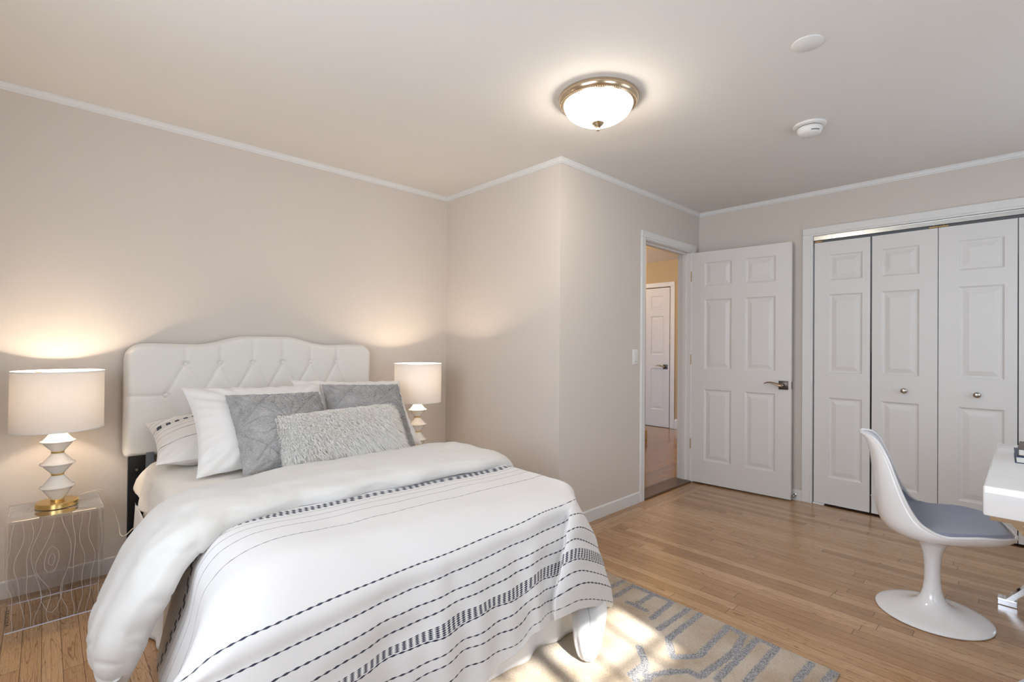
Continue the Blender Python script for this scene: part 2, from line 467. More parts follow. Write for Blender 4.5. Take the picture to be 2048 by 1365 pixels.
# rear wall with window 1, left wall with window 2
WX0, WX1, WZ0, WZ1 = 0.35, 1.47, 0.86, 2.02
UX0, UX1 = 2.6, 4.0
struct('wall_front', MB().box(XL - TH, WX0, YF - TH, YF, 0, H).box(WX1, UX0, YF - TH, YF, 0, H).box(UX1, XC + TH, YF - TH, YF, 0, H).box(UX0, UX1, YF - TH, YF, 0, 0.95).box(UX0, UX1, YF - TH, YF, 2.05, H).box(WX0, WX1, YF - TH, YF, 0, WZ0).box(WX0, WX1, YF - TH, YF, WZ1, H), M['wall'])
VY0, VY1, VZ0, VZ1 = 0.05, 1.65, 0.8, 2.1
struct('wall_left', MB().box(XL - TH, XL, YF, VY0, 0, H).box(XL - TH, XL, VY1, YB, 0, H).box(XL - TH, XL, VY0, VY1, 0, VZ0).box(XL - TH, XL, VY0, VY1, VZ1, H), M['wall'])
struct('ceiling', MB().box(XL - TH, XC + TH, YF - TH, YB + TH, H, H + 0.1), M['ceiling'])
# hall
struct('ceiling_hall', MB().box(XC + TH + .001, HX + TH, YD, 5.6, HH, HH + 0.06).box(2.9, XC + TH + .001, YB + TH + .001, 5.6, HH, HH + 0.06), M['ceiling'])
struct('wall_hall_side', MB().box(2.9, 5.56, HY, HY + 0.1, 0, HH), M['hall_wall'])
struct('wall_hall_end', MB().box(HX, HX + 0.1, YD - 0.3, 3.595, 0, HH).box(HX, HX + 0.1, 4.42, 5.6, 0, HH).box(HX, HX + 0.1, 3.595, 4.42, 2.06, HH).box(HX + 0.1, HX + 0.13, 3.5, 4.5, 0, HH), M['hall_wall'])  # last box is an unseen backing, added to block light under the door
struct('wall_hall_far', MB().box(2.9, HX, 5.5, 5.6, 0, HH), M['hall_wall'])
struct('wall_hall_near', MB().box(XC + TH, HX, YD - 0.05, YD + 0.05, 0, HH), M['hall_wall'])
struct('wall_hall_start', MB().box(2.88, 2.98, YD + TH, HY, 0, HH), M['hall_wall'])

# crown moulding along inner walls: profile (out from wall, z)
CP = [(0.0, 2.361), (0.006, 2.361), (0.007, 2.367), (0.011, 2.369), (0.012, 2.378), (0.0135, 2.384), (0.0145, 2.387), (0.018, 2.389), (0.018, H), (0.0, H)]
def molding(name, path, prof, mat):
    """path: list of (x,y, nx,ny mitre vector) -> profile offset along mitre"""
    mb = MB(); n = len(prof); v = []; f = []
    for x, y, mx_, my_ in path:
        for d, z in prof:
            v.append((x + mx_ * d, y + my_ * d, z))
    for i in range(len(path) - 1):
        for k in range(n - 1):
            f.append((i * n + k, (i + 1) * n + k, (i + 1) * n + k + 1, i * n + k + 1))
    mb.add(v, f)
    return struct(name, mb, mat)
molding('trim_1', [(XL, YB, 0, -1), (XA, YB, -1, -1)], CP, M['trim'])
molding('trim_2', [(XA, YB, -1, -1), (XA, YD, -1, -1)], CP, M['trim'])
molding('trim_3', [(XA, YD, -1, -1), (XC, YD, -1, -1)], CP, M['trim'])
molding('trim_4', [(XC, YD, -1, -1), (XC, YF, -1, 0)], CP, M['trim'])
# baseboards
BP = [(0.0, 0.080), (0.006, 0.080), (0.010, 0.076), (0.011, 0.070), (0.011, 0.0)]
molding('baseboard_back', [(XL, YB, 0, -1), (XA, YB, -1, -1)], BP, M['trim'])
molding('baseboard_recess', [(XA, YB, -1, -1), (XA, YD, -1, -1)], BP, M['trim'])
molding('baseboard_doorway', [(XA, YD, -1, -1), (3.318, YD, 0, -1)], BP, M['trim'])
molding('baseboard_closet', [(XC, YD, -1, -1), (XC, CY1 + 0.07, -1, 0)], BP, M['trim'])
molding('baseboard_front', [(XL, YF, 0, 1), (XC, YF, 0, 1)], BP, M['trim'])
molding('baseboard_left', [(XL, YF, 1, 0), (XL, YB, 1, 0)], BP, M['trim'])
HB = [(0.0, 0.145), (0.006, 0.145), (0.010, 0.130), (0.018, 0.120), (0.018, 0.0)]
molding('baseboard_hall_side', [(3.0, HY, 0, -1), (5.56, HY, 1, -1), (5.56, HY + 0.1, 1, 0)], HB, M['trim'])
molding('baseboard_hall_end', [(HX, YD, -1, 0), (HX, 3.52, -1, 0)], HB, M['trim'])
# doorway casing + jambs
def casing_y(name, x0, x1, zt, y, w=0.062, t=0.016, both=False, left=True, right=True):
    """casing on a wall facing -y around opening x0..x1"""
    mb = MB()
    for s in ((0, 0),):
        if left: mb.box(x0 - w, x0 - 0.012, y - t, y, 0, zt + 0.0119, 0.003).box(x0 - 0.013, x0 + 0.0, y - t * .6, y, 0, zt - 0.0001)
        if right: mb.box(x1 + 0.012, min(x1 + w, XC - 0.001), y - t, y, 0, zt + 0.0119, 0.003).box(x1, x1 + 0.013, y - t * .6, y, 0, zt - 0.0001)
        mb.box(x0 - w, min(x1 + w, XC - 0.001), y - t, y - 0.0002, zt + 0.012, zt + w, 0.004).box(x0, x1, y - t * .6, y, zt, zt + 0.013)
    return struct(name, mb, M['trim'])
casing_y('trim_5', DX0, DX1, DZ - 0.005, YD)
jb = MB()
jb.box(DX0 - 0.001, DX0 + 0.010, YD, YD + TH, 0, DZ).box(DX1 - 0.010, DX1 + 0.001, YD, YD + TH, 0, DZ).box(DX0, DX1, YD, YD + TH, DZ - 0.010, DZ + 0.001)
jb.box(DX0 + 0.010, DX0 + 0.020, YD + 0.042, YD + 0.075, 0, DZ - 0.01).box(DX1 - 0.020, DX1 - 0.010, YD + 0.042, YD + 0.075, 0, DZ - 0.01).box(DX0 + 0.01, DX1 - 0.01, YD + 0.042, YD + 0.075, DZ - 0.022, DZ - 0.01)
struct('trim_6', jb, M['trim'])
sp = MB().box(DX0 + 0.0095, DX0 + 0.0115, YD + 0.014, YD + 0.030, 0.86, 0.93)
sp.build('strike_plate', M['bronze'], kind='structure')
# threshold
struct('trim_7', MB().box(DX0 + 0.004, DX1 - 0.004, YD - 0.012, YD + TH + 0.03, 0.0, 0.016, 0.007), M['saddle'])

# ------------------------------------------------------------------ panelled doors
def panel_door(width, height, thick, panels, both=True):
    """local: x 0..width, z 0..height, front face at y=0 facing -y, back at y=thick"""
    mb = MB()
    xs = sorted({0.0, width} | {p[0] for p in panels} | {p[1] for p in panels})
    zs = sorted({0.0, height} | {p[2] for p in panels} | {p[3] for p in panels})
    def covered(a, b, c, d):
        for p in panels:
            if a >= p[0] - 1e-6 and b <= p[1] + 1e-6 and c >= p[2] - 1e-6 and d <= p[3] + 1e-6: return True
        return False
    prof = [(0.0, 0.0), (0.004, 0.0035), (0.010, 0.0075), (0.016, 0.0085), (0.020, 0.0085), (0.048, 0.0025), (0.050, 0.0022)]
    for face in ((0, 1), (1, -1)) if both else ((0, 1),):
        y0 = 0.0 if face[0] == 0 else thick
        sg = face[1]
        def q(pts):
            pts = pts if sg == 1 else pts[::-1]
            mb.add(pts, [(0, 1, 2, 3)])
        for i in range(len(xs) - 1):
            for j in range(len(zs) - 1):
                if not covered(xs[i], xs[i + 1], zs[j], zs[j + 1]):
                    q([(xs[i], y0, zs[j]), (xs[i + 1], y0, zs[j]), (xs[i + 1], y0, zs[j + 1]), (xs[i], y0, zs[j + 1])])
        for p in panels:
            for k in range(len(prof) - 1):
                (a, da), (b, db) = prof[k], prof[k + 1]
                ya, yb = y0 + sg * da, y0 + sg * db
                A = [(p[0] + a, ya, p[2] + a), (p[1] - a, ya, p[2] + a), (p[1] - a, ya, p[3] - a), (p[0] + a, ya, p[3] - a)]
                B = [(p[0] + b, yb, p[2] + b), (p[1] - b, yb, p[2] + b), (p[1] - b, yb, p[3] - b), (p[0] + b, yb, p[3] - b)]
                for e in range(4):
                    q([A[e], A[(e + 1) % 4], B[(e + 1) % 4], B[e]])
            q(B)
    if not both:
        mb.quad((width, thick, 0), (0, thick, 0), (0, thick, height), (width, thick, height))
    w, h, t = width, height, thick
    mb.quad((0, 0, 0), (0, 0, h), (0, t, h), (0, t, 0)); mb.quad((w, 0, 0), (w, t, 0), (w, t, h), (w, 0, h))
    mb.quad((0, 0, h), (w, 0, h), (w, t, h), (0, t, h)); mb.quad((0, 0, 0), (0, t, 0), (w, t, 0), (w, 0, 0))
    return mb

def lever(parent, x, y, z, dirx, out, mats=(None, None)):
    """square rosette and curved lever in door local coords; out=-1 sticks to -y"""
    hnd = MB()
    hw = 0.034
    hnd.box(x - hw, x + hw, min(y, y + out * 0.008), max(y, y + out * 0.008), z - hw, z + hw, 0.003)
    hnd.box(x - hw + .007, x + hw - .007, min(y + out * 0.008, y + out * 0.012), max(y + out * 0.008, y + out * 0.012), z - hw + .007, z + hw - .007, 0.002)
    ro = hnd.build('door_handle', M['bronze'], parent, smooth=True)
    lv = MB()
    lv.lathe([(0.014, 0), (0.013, out * 0.02), (0.010, out * 0.035), (0.012, out * 0.052), (0.008, out * 0.056)][:: 1 if out > 0 else 1], (x, y, z), 20, 'y')
    pts = []; rr = []
    for k in range(13):
        t = k / 12
        pts.append((x + dirx * (0.004 + 0.125 * t), y + out * (0.050 + 0.004 * math.sin(t * 3)), z + 0.004 + 0.022 * math.sin((t - 0.18) * 3.6) * (0.3 + t * 0.7)))
        rr.append(((0.011 * (1 - t) + 0.004), (0.006 * (1 - t) + 0.003)))
    lv.tube(pts, rr, 12)
    lv.build('lever', M['bronze_light'], ro, smooth=True)
    return ro

SIX = [(0.113, 0.338, 0.195, 0.815), (0.446, 0.672, 0.195, 0.815), (0.113, 0.338, 0.99, 1.59), (0.446, 0.672, 0.99, 1.59), (0.113, 0.338, 1.706, 1.912), (0.446, 0.672, 1.706, 1.912)]
ang = math.atan2(1.27 - 2.055, 4.203 - 4.14)
d1 = empty('door_1', (4.140, 2.055, 0.012), ang, kind='structure')
panel_door(0.785, 2.005, 0.035, SIX).build('slab', M['door'], d1)
lever(d1, 0.732, 0.0, 0.886, -1, -1)
lever(d1, 0.732, 0.035, 0.886, -1, 1)
MB().box(0.784, 0.7865, 0.006, 0.029, 0.857, 0.915).build('latch_plate', M['bronze'], d1)
for hz in (0.33, 1.07, 1.80):
    h_ = MB().box(-0.001, -0.003, -0.001, 0.030, hz - 0.042, hz + 0.042)
    h_.lathe([(0.006, hz - 0.044), (0.006, hz + 0.044)], (-0.006, -0.002, 0), 14)
    h_.box(-0.022, -0.004, 0.0, -0.0025, hz - 0.042, hz + 0.042)
    for sz in (-0.028, 0.0, 0.028):
        h_.lathe([(0.003, -0.0036), (0.002, -0.0042)], (-0.014, 0, hz + sz), 8, 'y')
    h_.build('door_hinge', M['brass_hinge'], d1, smooth=True)
# door stop on the baseboard behind the door
ds = MB().lathe([(0.012, 0.0), (0.012, -0.004), (0.005, -0.006), (0.005, -0.05), (0.011, -0.052), (0.012, -0.062), (0.009, -0.066)], (XC - 0.011, 1.262, 0.040), 18, 'x')
tag(ds.build('door_stop', M['nickel'], smooth=True), 'small metal door stop on the baseboard behind the open white door', 'door stop')

# closet bifold doors: leaf fronts
def bifold(name, xa, ya, xb, yb, panels, knob=None, ht=1.985):
    w = math.hypot(xb - xa, yb - ya)
    e = empty(name, (xa, ya, 0.014), math.atan2(yb - ya, xb - xa), kind='structure')
    panel_door(w, ht, 0.030, panels, both=False).build('slab', M['door'], e)
    if knob:
        k = MB()
        pr = [(0.009, 0), (0.007, -0.010), (0.010, -0.018), (0.0175, -0.024), (0.0185, -0.029), (0.015, -0.034), (0.006, -0.0365)]
        k.lathe([(a, b) for a, b in pr], (knob, 0, 0.890), 24, 'y')
        k.build('knob', M['nickel'], e, smooth=True)
    return e
def pan3(a, b):
    return [(a, b, 0.20, 0.805), (a, b, 0.99, 1.585), (a, b, 1.69, 1.885)]
bifold('door_2', XC + 0.012, 1.141, XC + 0.020, 0.790, pan3(0.095, 0.305))
bifold('door_3', XC + 0.020, 0.779, XC + 0.010, 0.419, pan3(0.055, 0.265), 0.187)
bifold('door_4', XC + 0.010, 0.415, XC + 0.016, 0.049, pan3(0.100, 0.310), 0.187)
bifold('door_5', XC + 0.016, 0.044, XC + 0.014, -0.295, pan3(0.055, 0.265))
# closet casing, track and pivot hardware
cz = MB()
cz.box(XC - 0.016, XC, CY1 + 0.012, CY1 + 0.070, 0, 2.0639, 0.003).box(XC - 0.010, XC, CY1 + 0.001, CY1 + 0.0119, 0, 2.0518)
cz.box(XC - 0.016, XC, CY0 - 0.070, CY0 - 0.012, 0, 2.0639, 0.003).box(XC - 0.010, XC, CY0 - 0.013, CY0 - 0.001, 0, 2.0518)
cz.box(XC - 0.016, XC - 0.0002, CY0 - 0.07, CY1 + 0.070, 2.064, 2.116, 0.004).box(XC - 0.010, XC, CY0 - 0.013, CY1 + 0.013, 2.052, 2.065)
cz.box(XC, XC + TH, CY1 + 0.002, CY1 + 0.0055, 0, CZ)
struct('trim_8', cz, M['trim'])
tr = MB().box(XC + 0.004, XC + 0.007, CY0, CY1, 2.020, 2.050).box(XC + 0.004, XC + 0.036, CY0, CY1, 2.046, 2.050).box(XC + 0.036, XC + 0.039, CY0, CY1, 2.020, 2.050)
tr.box(XC + 0.001, XC + 0.005, CY0, CY1, 2.018, 2.022).box(XC + 0.001, XC + 0.0045, CY0, CY1, 2.046, 2.050)
struct('trim_9', tr, M['aluminium'])
pv = MB()
for y in (1.115, 0.44, 0.39):
    pv.box(XC + 0.010, XC + 0.030, y - 0.025, y + 0.025, 2.001, 2.012, 0.002).lathe([(0.005, 1.998), (0.005, 2.02)], (XC + 0.018, y, 0), 10)
struct('trim_10', pv, M['brass_hinge'])
struct('trim_11', MB().box(XC - 0.006, XC + 0.03, 1.07, 1.143, 0.0005, 0.012, 0.002), M['plastic'])

# hall door
hd = empty('door_6', (HX - 0.012, 4.39, 0.005), -PI / 2, kind='structure')
panel_door(0.785, 2.045, 0.035, [(a, b, c, d) for a, b in ((0.113, 0.338), (0.485, 0.69)) for c, d in ((0.25, 0.86), (1.06, 1.63), (1.73, 1.93))]).build('slab', M['door'], hd)
lever(hd, 0.725, 0.0, 0.885, -1, -1)
hc = MB().box(HX - 0.016, HX, 3.525, 3.592, 0, 2.0649, 0.003).box(HX - 0.016, HX, 4.41, 4.48, 0, 2.0649, 0.003).box(HX - 0.016, HX, 3.525, 4.48, 2.065, 2.13, 0.004)
struct('trim_12', hc, M['trim'])

# windows behind the camera and on the left wall
def window_parts(name, x0, x1, z0, z1, place, shade=None):
    """place(u,w,z) maps local (along, out, up) -> world; out>0 to the outside"""
    e = empty(name, (0, 0, 0), kind='structure')
    def bx(mb, u0, u1, w0, w1, a, b):
        p = place(u0, w0, a); q = place(u1, w1, b)
        return mb.box(min(p[0], q[0]), max(p[0], q[0]), min(p[1], q[1]), max(p[1], q[1]), a, b)
    fr = MB(); t = 0.05
    bx(fr, x0, x0 + t, 0.03, 0.09, z0, z1); bx(fr, x1 - t, x1, 0.03, 0.09, z0, z1)
    bx(fr, x0, x1, 0.03, 0.09, z0, z0 + t); bx(fr, x0, x1, 0.03, 0.09, z1 - t, z1)
    xm = (x0 + x1) / 2
    bx(fr, xm - 0.03, xm + 0.03, 0.03, 0.09, z0, z1)
    fr.build('window_frame', M['trim'], e)
    mu = MB()
    for k in range(1, 6):
        if k == 3: continue
        u = x0 + (x1 - x0) * k / 6
        bx(mu, u - 0.009, u + 0.009, 0.045, 0.075, z0, z1)
    for k in range(1, 4):
        z = z0 + (z1 - z0) * k / 4
        bx(mu, x0, x1, 0.045, 0.075, z - 0.009, z + 0.009)
    mu.build('added_muntin', M['trim'], e)  # unseen bars, added to break up the sun patch
    bx(MB(), x0 + 0.02, x1 - 0.02, 0.058, 0.062, z0 + 0.02, z1 - 0.02).build('pane', M['glass'], e)
    cs = MB()
    bx(cs, x0 - 0.06, x0, -0.016, 0.0, z0 - 0.06, z1 + 0.06); bx(cs, x1, x1 + 0.06, -0.016, 0, z0 - 0.06, z1 + 0.06)
    bx(cs, x0, x1, -0.016, 0, z1, z1 + 0.06); bx(cs, x0 - 0.08, x1 + 0.08, -0.035, 0, z0 - 0.03, z0)
    cs.build('window_casing', M['trim'], e)
    if shade:
        s = MB(); bx(s, x0 + 0.01, x1 - 0.01, 0.012, 0.016, z0 + 0.005, shade)
        s.build('shade', M['added_blind'], e)  # unseen shade, added to block most of the direct sun
window_parts('window_1', WX0, WX1, WZ0, WZ1, lambda u, w, z: (u, YF - w, z), 1.62)
window_parts('window_3', UX0, UX1, 0.95, 2.05, lambda u, w, z: (u, YF - w, z), 2.045)
window_parts('window_2', VY0, VY1, VZ0, VZ1, lambda u, w, z: (XL - w, u, z))

# ------------------------------------------------------------------ ceiling items
cl = empty('ceiling_light', (1.925, 1.435, H), label='round flush ceiling light with frosted glass bowl and antique metal ring', cat='ceiling light')
MB().lathe([(0.170, 0), (0.188, -0.002), (0.192, -0.010), (0.190, -0.022), (0.182, -0.032), (0.178, -0.036), (0.176, -0.041), (0.168, -0.043), (0.160, -0.040), (0.158, -0.030)], n=96).build('ring', M['antique'], cl, smooth=True)
bd_ = MB()
for k in range(110):
    a = 2 * PI * k / 110
    bd_.lathe([(0.0005, -0.0032), (0.0028, -0.0015), (0.0032, 0), (0.0028, 0.0015), (0.0005, 0.0032)], (0.180 * math.cos(a), 0.180 * math.sin(a), -0.036), 6)
bd_.build('beaded_edge', M['antique'], cl, smooth=True)
bp = []
for k in range(15):
    t = k / 14 * PI / 2
    bp.append((max(0.164 * math.cos(t) ** 0.9, 0.002), -0.038 - 0.088 * math.sin(t) ** 1.15))
MB().lathe(bp, n=72).build('glass_bowl', M['bowl'], cl, smooth=True)
MB().lathe([(0.003, -0.108), (0.030, -0.113), (0.033, -0.119), (0.029, -0.127), (0.020, -0.136), (0.012, -0.144), (0.005, -0.149), (0.005, -0.153), (0.0095, -0.155), (0.0095, -0.160), (0.002, -0.162)], n=32).build('finial', M['antique'], cl, smooth=True)
o = MB().lathe([(0.056, 0), (0.056, -0.003), (0.052, -0.006), (0.001, -0.0065)], (2.163, 0.603, H), 64).build('ceiling_cover_plate', M['plastic'], smooth=True)
tag(o, 'flat round white blank cover plate on the ceiling', 'cover plate')
sd = empty('smoke_detector', (2.972, 0.815, H), label='domed white smoke detector on the ceiling above the closet side', cat='smoke detector')
MB().lathe([(0.078, 0), (0.080, -0.004), (0.078, -0.010), (0.070, -0.014), (0.058, -0.015)], n=64).build('base', M['plastic'], sd, smooth=True)
MB().lathe([(0.058, -0.018), (0.0605, -0.022), (0.060, -0.032), (0.054, -0.048), (0.044, -0.056), (0.002, -0.058)], n=64).build('body', M['plastic'], sd, smooth=True)
MB().lathe([(0.056, -0.012), (0.056, -0.020)], n=48).build('gap_ring', M['bronze'], sd)
sl = MB()
for k in range(-4, 5):
    a = math.radians(225 + k * 5)
    sl.box(0.0545 * math.cos(a) - .002, 0.0545 * math.cos(a) + .002, 0.0545 * math.sin(a) - .002, 0.0545 * math.sin(a) + .002, -0.0475, -0.040)
sl.build('sensor_slot', M['steel_grey'], sd)
# light switch
ls = empty('light_switch', (3.248, YD, 1.113), label='white dimmer light switch on the wall left of the doorway', cat='light switch')
MB().box(-0.036, 0.036, -0.006, 0, -0.0575, 0.0575, 0.003).build('plate', M['plastic'], ls, smooth=True)
MB().box(-0.016, 0.016, -0.009, -0.006, -0.033, 0.033, 0.001).build('paddle', M['trim'], ls)
MB().box(-0.010, 0.010, -0.0095, -0.006, -0.0375, -0.0345).build('slot', M['steel_grey'], ls)
# ------------------------------------------------------------------ headboard and bed frame
BX0, BX1, BY0, BY1, BZ = 0.365, 1.69, 1.375, 3.05, 0.592      # mattress box
bed = empty('bed', (0.98, 3.16, 0), label='full size bed frame with cream button tufted headboard against the wall', cat='bed')
hc_x, hw = 0.9815, 0.681
def smooth(a, b, x):
    t = np.clip((x - a) / (b - a), 0, 1); return t * t * (3 - 2 * t)
def hb_top(u):
    a = np.abs(u)
    z = 1.235 - 0.049 * smooth(0.10, 0.36, a) + 0.004 * smooth(0.4, 0.55, a)
    e = np.clip((a - (hw - 0.085)) / 0.085, 0, 1)
    return z - 0.085 * (1 - np.sqrt(np.maximum(0, 1 - e ** 2)))
def hb_bot(u):
    a = np.abs(u); e = np.clip((a - (hw - 0.025)) / 0.025, 0, 1)
    return 0.598 + 0.025 * (1 - np.sqrt(np.maximum(0, 1 - e ** 2)))
row1 = [(-0.42 + 0.170 * k, 1.077) for k in range(6)]
row2 = [(-0.507 + 0.1695 * k, 0.912) for k in range(7)]
row3 = [(-0.42 + 0.170 * k, 0.747) for k in range(6)]
segs = []
for k in range(6):
    for d in (0, 1):
        segs.append((row1[k], row2[k + d])); segs.append((row3[k], row2[k + d]))
for p in row1: segs.append((p, (p[0], 1.24)))
for p in row3: segs.append((p, (p[0], 0.59)))
segs.append((row2[0], (-0.70, 0.912))); segs.append((row2[-1], (0.70, 0.912)))
nu, nv = 260, 150
uu = np.linspace(-1, 1, nu); vv = np.linspace(0, 1, nv)
U = (uu * hw)[:, None] * np.ones((1, nv))
Zt, Zb = hb_top(U), hb_bot(U)
Zg = Zb + (Zt - Zb) * vv[None, :]
edge = np.minimum.reduce([hw - np.abs(U), Zt - Zg, Zg - Zb])
def segdist(X, Y, a, b):
    ax, ay = a; dx, dy = b[0] - ax, b[1] - ay
    t = np.clip(((X - ax) * dx + (Y - ay) * dy) / (dx * dx + dy * dy), 0, 1)
    return np.hypot(X - ax - t * dx, Y - ay - t * dy)
dep = np.zeros_like(U)
for a, b in segs:
    d = segdist(U, Zg, a, b)
    dep = np.maximum(dep, 0.0050 * np.exp(-(d / 0.010) ** 2) + 0.003 * np.exp(-(d / 0.035) ** 2))
for p in row1 + row2 + row3:
    d = np.hypot(U - p[0], Zg - p[1]); dep = np.maximum(dep, 0.015 * np.exp(-(d / 0.017) ** 2) + 0.003 * np.exp(-(d / 0.04) ** 2))
Yg = 3.165 + dep + 0.030 * (1 - np.clip(edge / 0.030, 0, 1)) ** 2.2
P = np.stack([U + hc_x - 0.98, Yg - 3.16, Zg], -1)
# back rim
rim = P.copy()
full = np.concatenate([P[:1] + [[[0, 0, 0]]], P, P[-1:]], 0); full[0, :, 1] = 0.085; full[-1, :, 1] = 0.085
f2 = np.concatenate([full[:, :1], full, full[:, -1:]], 1); f2[:, 0, 1] = 0.085; f2[:, -1, 1] = 0.085
hb = grid_mesh('headboard', f2, M['headboard'], bed)
MB().add([(U[i, 0] + hc_x - .98, 0.085, z) for i in range(0, nu, 6) for z in (Zb[i, 0], Zt[i, 0])], [(2 * k, 2 * k + 2, 2 * k + 3, 2 * k + 1) for k in range(len(range(0, nu, 6)) - 1)]).build('back_panel', M['black_metal'], bed)
b0 = None
for p in row1 + row2 + row3:
    if b0 is None:
        b0 = MB().lathe([(0.0115, 0.004), (0.0115, 0.001), (0.009, -0.003), (0.004, -0.0045), (0.0005, -0.005)], (0, 0, 0), 20, 'y').build('button', M['headboard'], hb, smooth=True)
        bb = b0
    else:
        bb = b0.copy(); COL.objects.link(bb); bb.parent = hb
    bb.location = (p[0] + hc_x - .98, 3.165 + 0.013 - 3.16, p[1])
for sx in (0.355, 1.607):
    l_ = MB().box(sx - 0.98 - 0.036, sx - 0.98 + 0.036, 0.018, 0.048, 0, 0.70, 0.004)
    lg = l_.build('headboard_leg', M['black_metal'], bed)
    for z in (0.535, 0.475):
        MB().lathe([(0.009, 0.018), (0.009, 0.014), (0.006, 0.010)], (sx - 0.98, 0, z), 12, 'y').build('bolt', M['nickel'], lg, smooth=True)
    MB().box(sx - .98 - 0.004, sx - .98 + 0.006, 0.0165, 0.0185, 0.20, 0.28).build('slot', M['nickel'], lg)
fr = MB().box(0.375 - .98, 0.405 - .98, -1.75, 0.015, 0.13, 0.165).box(1.655 - .98, 1.685 - .98, -1.75, 0.015, 0.13, 0.165)
fr.box(0.375 - .98, 1.685 - .98, -1.75, -1.71, 0.125, 0.16).box(0.375 - .98, 1.685 - .98, -0.9, -0.86, 0.125, 0.16)
fr.build('side_rail', M['black_metal'], bed)
MB().box(0.392 - .98, 0.425 - .98, 0.004, 0.02, 0.50, 0.62).build('bracket', M['steel_grey'], bed)
for x, y in ((0.45, -1.6), (1.6, -1.6), (0.45, -0.88), (1.6, -0.88)):
    MB().lathe([(0.016, 0.0125), (0.02, 0.02), (0.02, 0.13)], (x - .98, y, 0), 14).build('leg', M['black_metal'], bed, smooth=True)

bs = MB().box(BX0, BX1, BY0 + 0.01, BY1, 0.166, 0.375, 0.03).build('box_spring', M['sheet'], smooth=True)
tag(bs, 'ivory box spring between the mattress and the bed frame', 'box spring')
mt = MB().box(BX0, BX1, BY0, BY1, 0.377, BZ, 0.07).build('mattress', M['sheet'], smooth=True, angle=80)
tag(mt, 'mattress with ivory fitted sheet, bare beside the pillows on the left', 'mattress')

# bed skirt
def path_grid(pts, m):
    return catmull(np.array(pts, float), m)
pth = path_grid([(0.345, 3.10), (0.340, 2.6), (0.338, 2.0), (0.338, 1.5), (0.345, 1.345), (0.40, 1.318), (0.75, 1.318), (1.1, 1.318), (1.45, 1.318), (1.66, 1.32), (1.715, 1.36), (1.722, 1.6), (1.722, 2.2), (1.722, 3.1)], 30)
tan = np.gradient(pth, axis=0); nrm = np.stack([tan[:, 1], -tan[:, 0]], 1); nrm /= np.linalg.norm(nrm, axis=1)[:, None]
arc = np.concatenate([[0], np.cumsum(np.linalg.norm(np.diff(pth, axis=0), axis=1))])
zs = np.linspace(0, 1, 22)
SK = np.zeros((len(pth), len(zs), 3))
sgn = -1 if nrm[60] @ np.array([-1, 0]) < 0 else 1
for j, t in enumerate(zs):
    amp = 0.003 + 0.013 * t
    w = amp * (np.sin(arc * 23 + 2.2 * np.sin(arc * 5)) * 0.7 + 0.5 * np.sin(arc * 41 + 1.0))
    p = pth + nrm * (sgn * (w + 0.008 * t))[:, None]
    SK[:, j, :2] = p
    SK[:, j, 2] = 0.385 - t * (0.377 - 0.006 * np.sin(arc * 9))
sk = grid_mesh('bed_skirt', SK, M['skirt'], solid=0.0015)
tag(sk, 'white bed skirt hanging to the floor below the striped duvet', 'bed skirt')

# rumpled flat sheet hanging off the left side by the headboard
ctrl = np.array([
    [[0.80, 3.05, .594], [0.52, 3.05, .596], [0.430, 3.05, .590], [0.400, 3.05, .570], [0.372, 3.06, .545], [0.345, 3.07, .510]],
    [[0.80, 2.96, .600], [0.48, 2.96, .604], [0.400, 2.97, .598], [0.372, 2.99, .570], [0.345, 3.02, .520], [0.330, 3.04, .470]],
    [[0.80, 2.86, .602], [0.46, 2.86, .614], [0.368, 2.86, .598], [0.348, 2.86, .550], [0.345, 2.86, .500], [0.335, 2.85, .462]],
    [[0.80, 2.76, .602], [0.47, 2.76, .615], [0.374, 2.76, .602], [0.336, 2.76, .548], [0.322, 2.75, .495], [0.316, 2.74, .450]],
    [[0.80, 2.66, .602], [0.47, 2.66, .613], [0.368, 2.65, .597], [0.350, 2.64, .552], [0.349, 2.63, .500], [0.343, 2.62, .448]],
    [[0.80, 2.56, .602], [0.47, 2.56, .614], [0.372, 2.55, .600], [0.341, 2.54, .550], [0.330, 2.53, .505], [0.327, 2.52, .470]],
    [[0.80, 2.00, .594], [0.47, 2.02, .596], [0.374, 2.05, .586], [0.356, 2.06, .545], [0.352, 2.07, .480], [0.350, 2.07, .410]]])
A = catmull(ctrl, 8); A = np.swapaxes(catmull(np.swapaxes(A, 0, 1), 8), 0, 1)
nn = vnoise(A, (14, 14, 8), 2.0)
A[..., 0] -= 0.006 * np.abs(nn) * (A[..., 2] < .6)
A[..., 2] += 0.004 * nn * (A[..., 2] > .6) - 0.0
fs = grid_mesh('flat_sheet', A, M['sheet'], solid=0.002)
tag(fs, 'rumpled ivory flat sheet hanging off the left side of the mattress near the headboard', 'sheet')

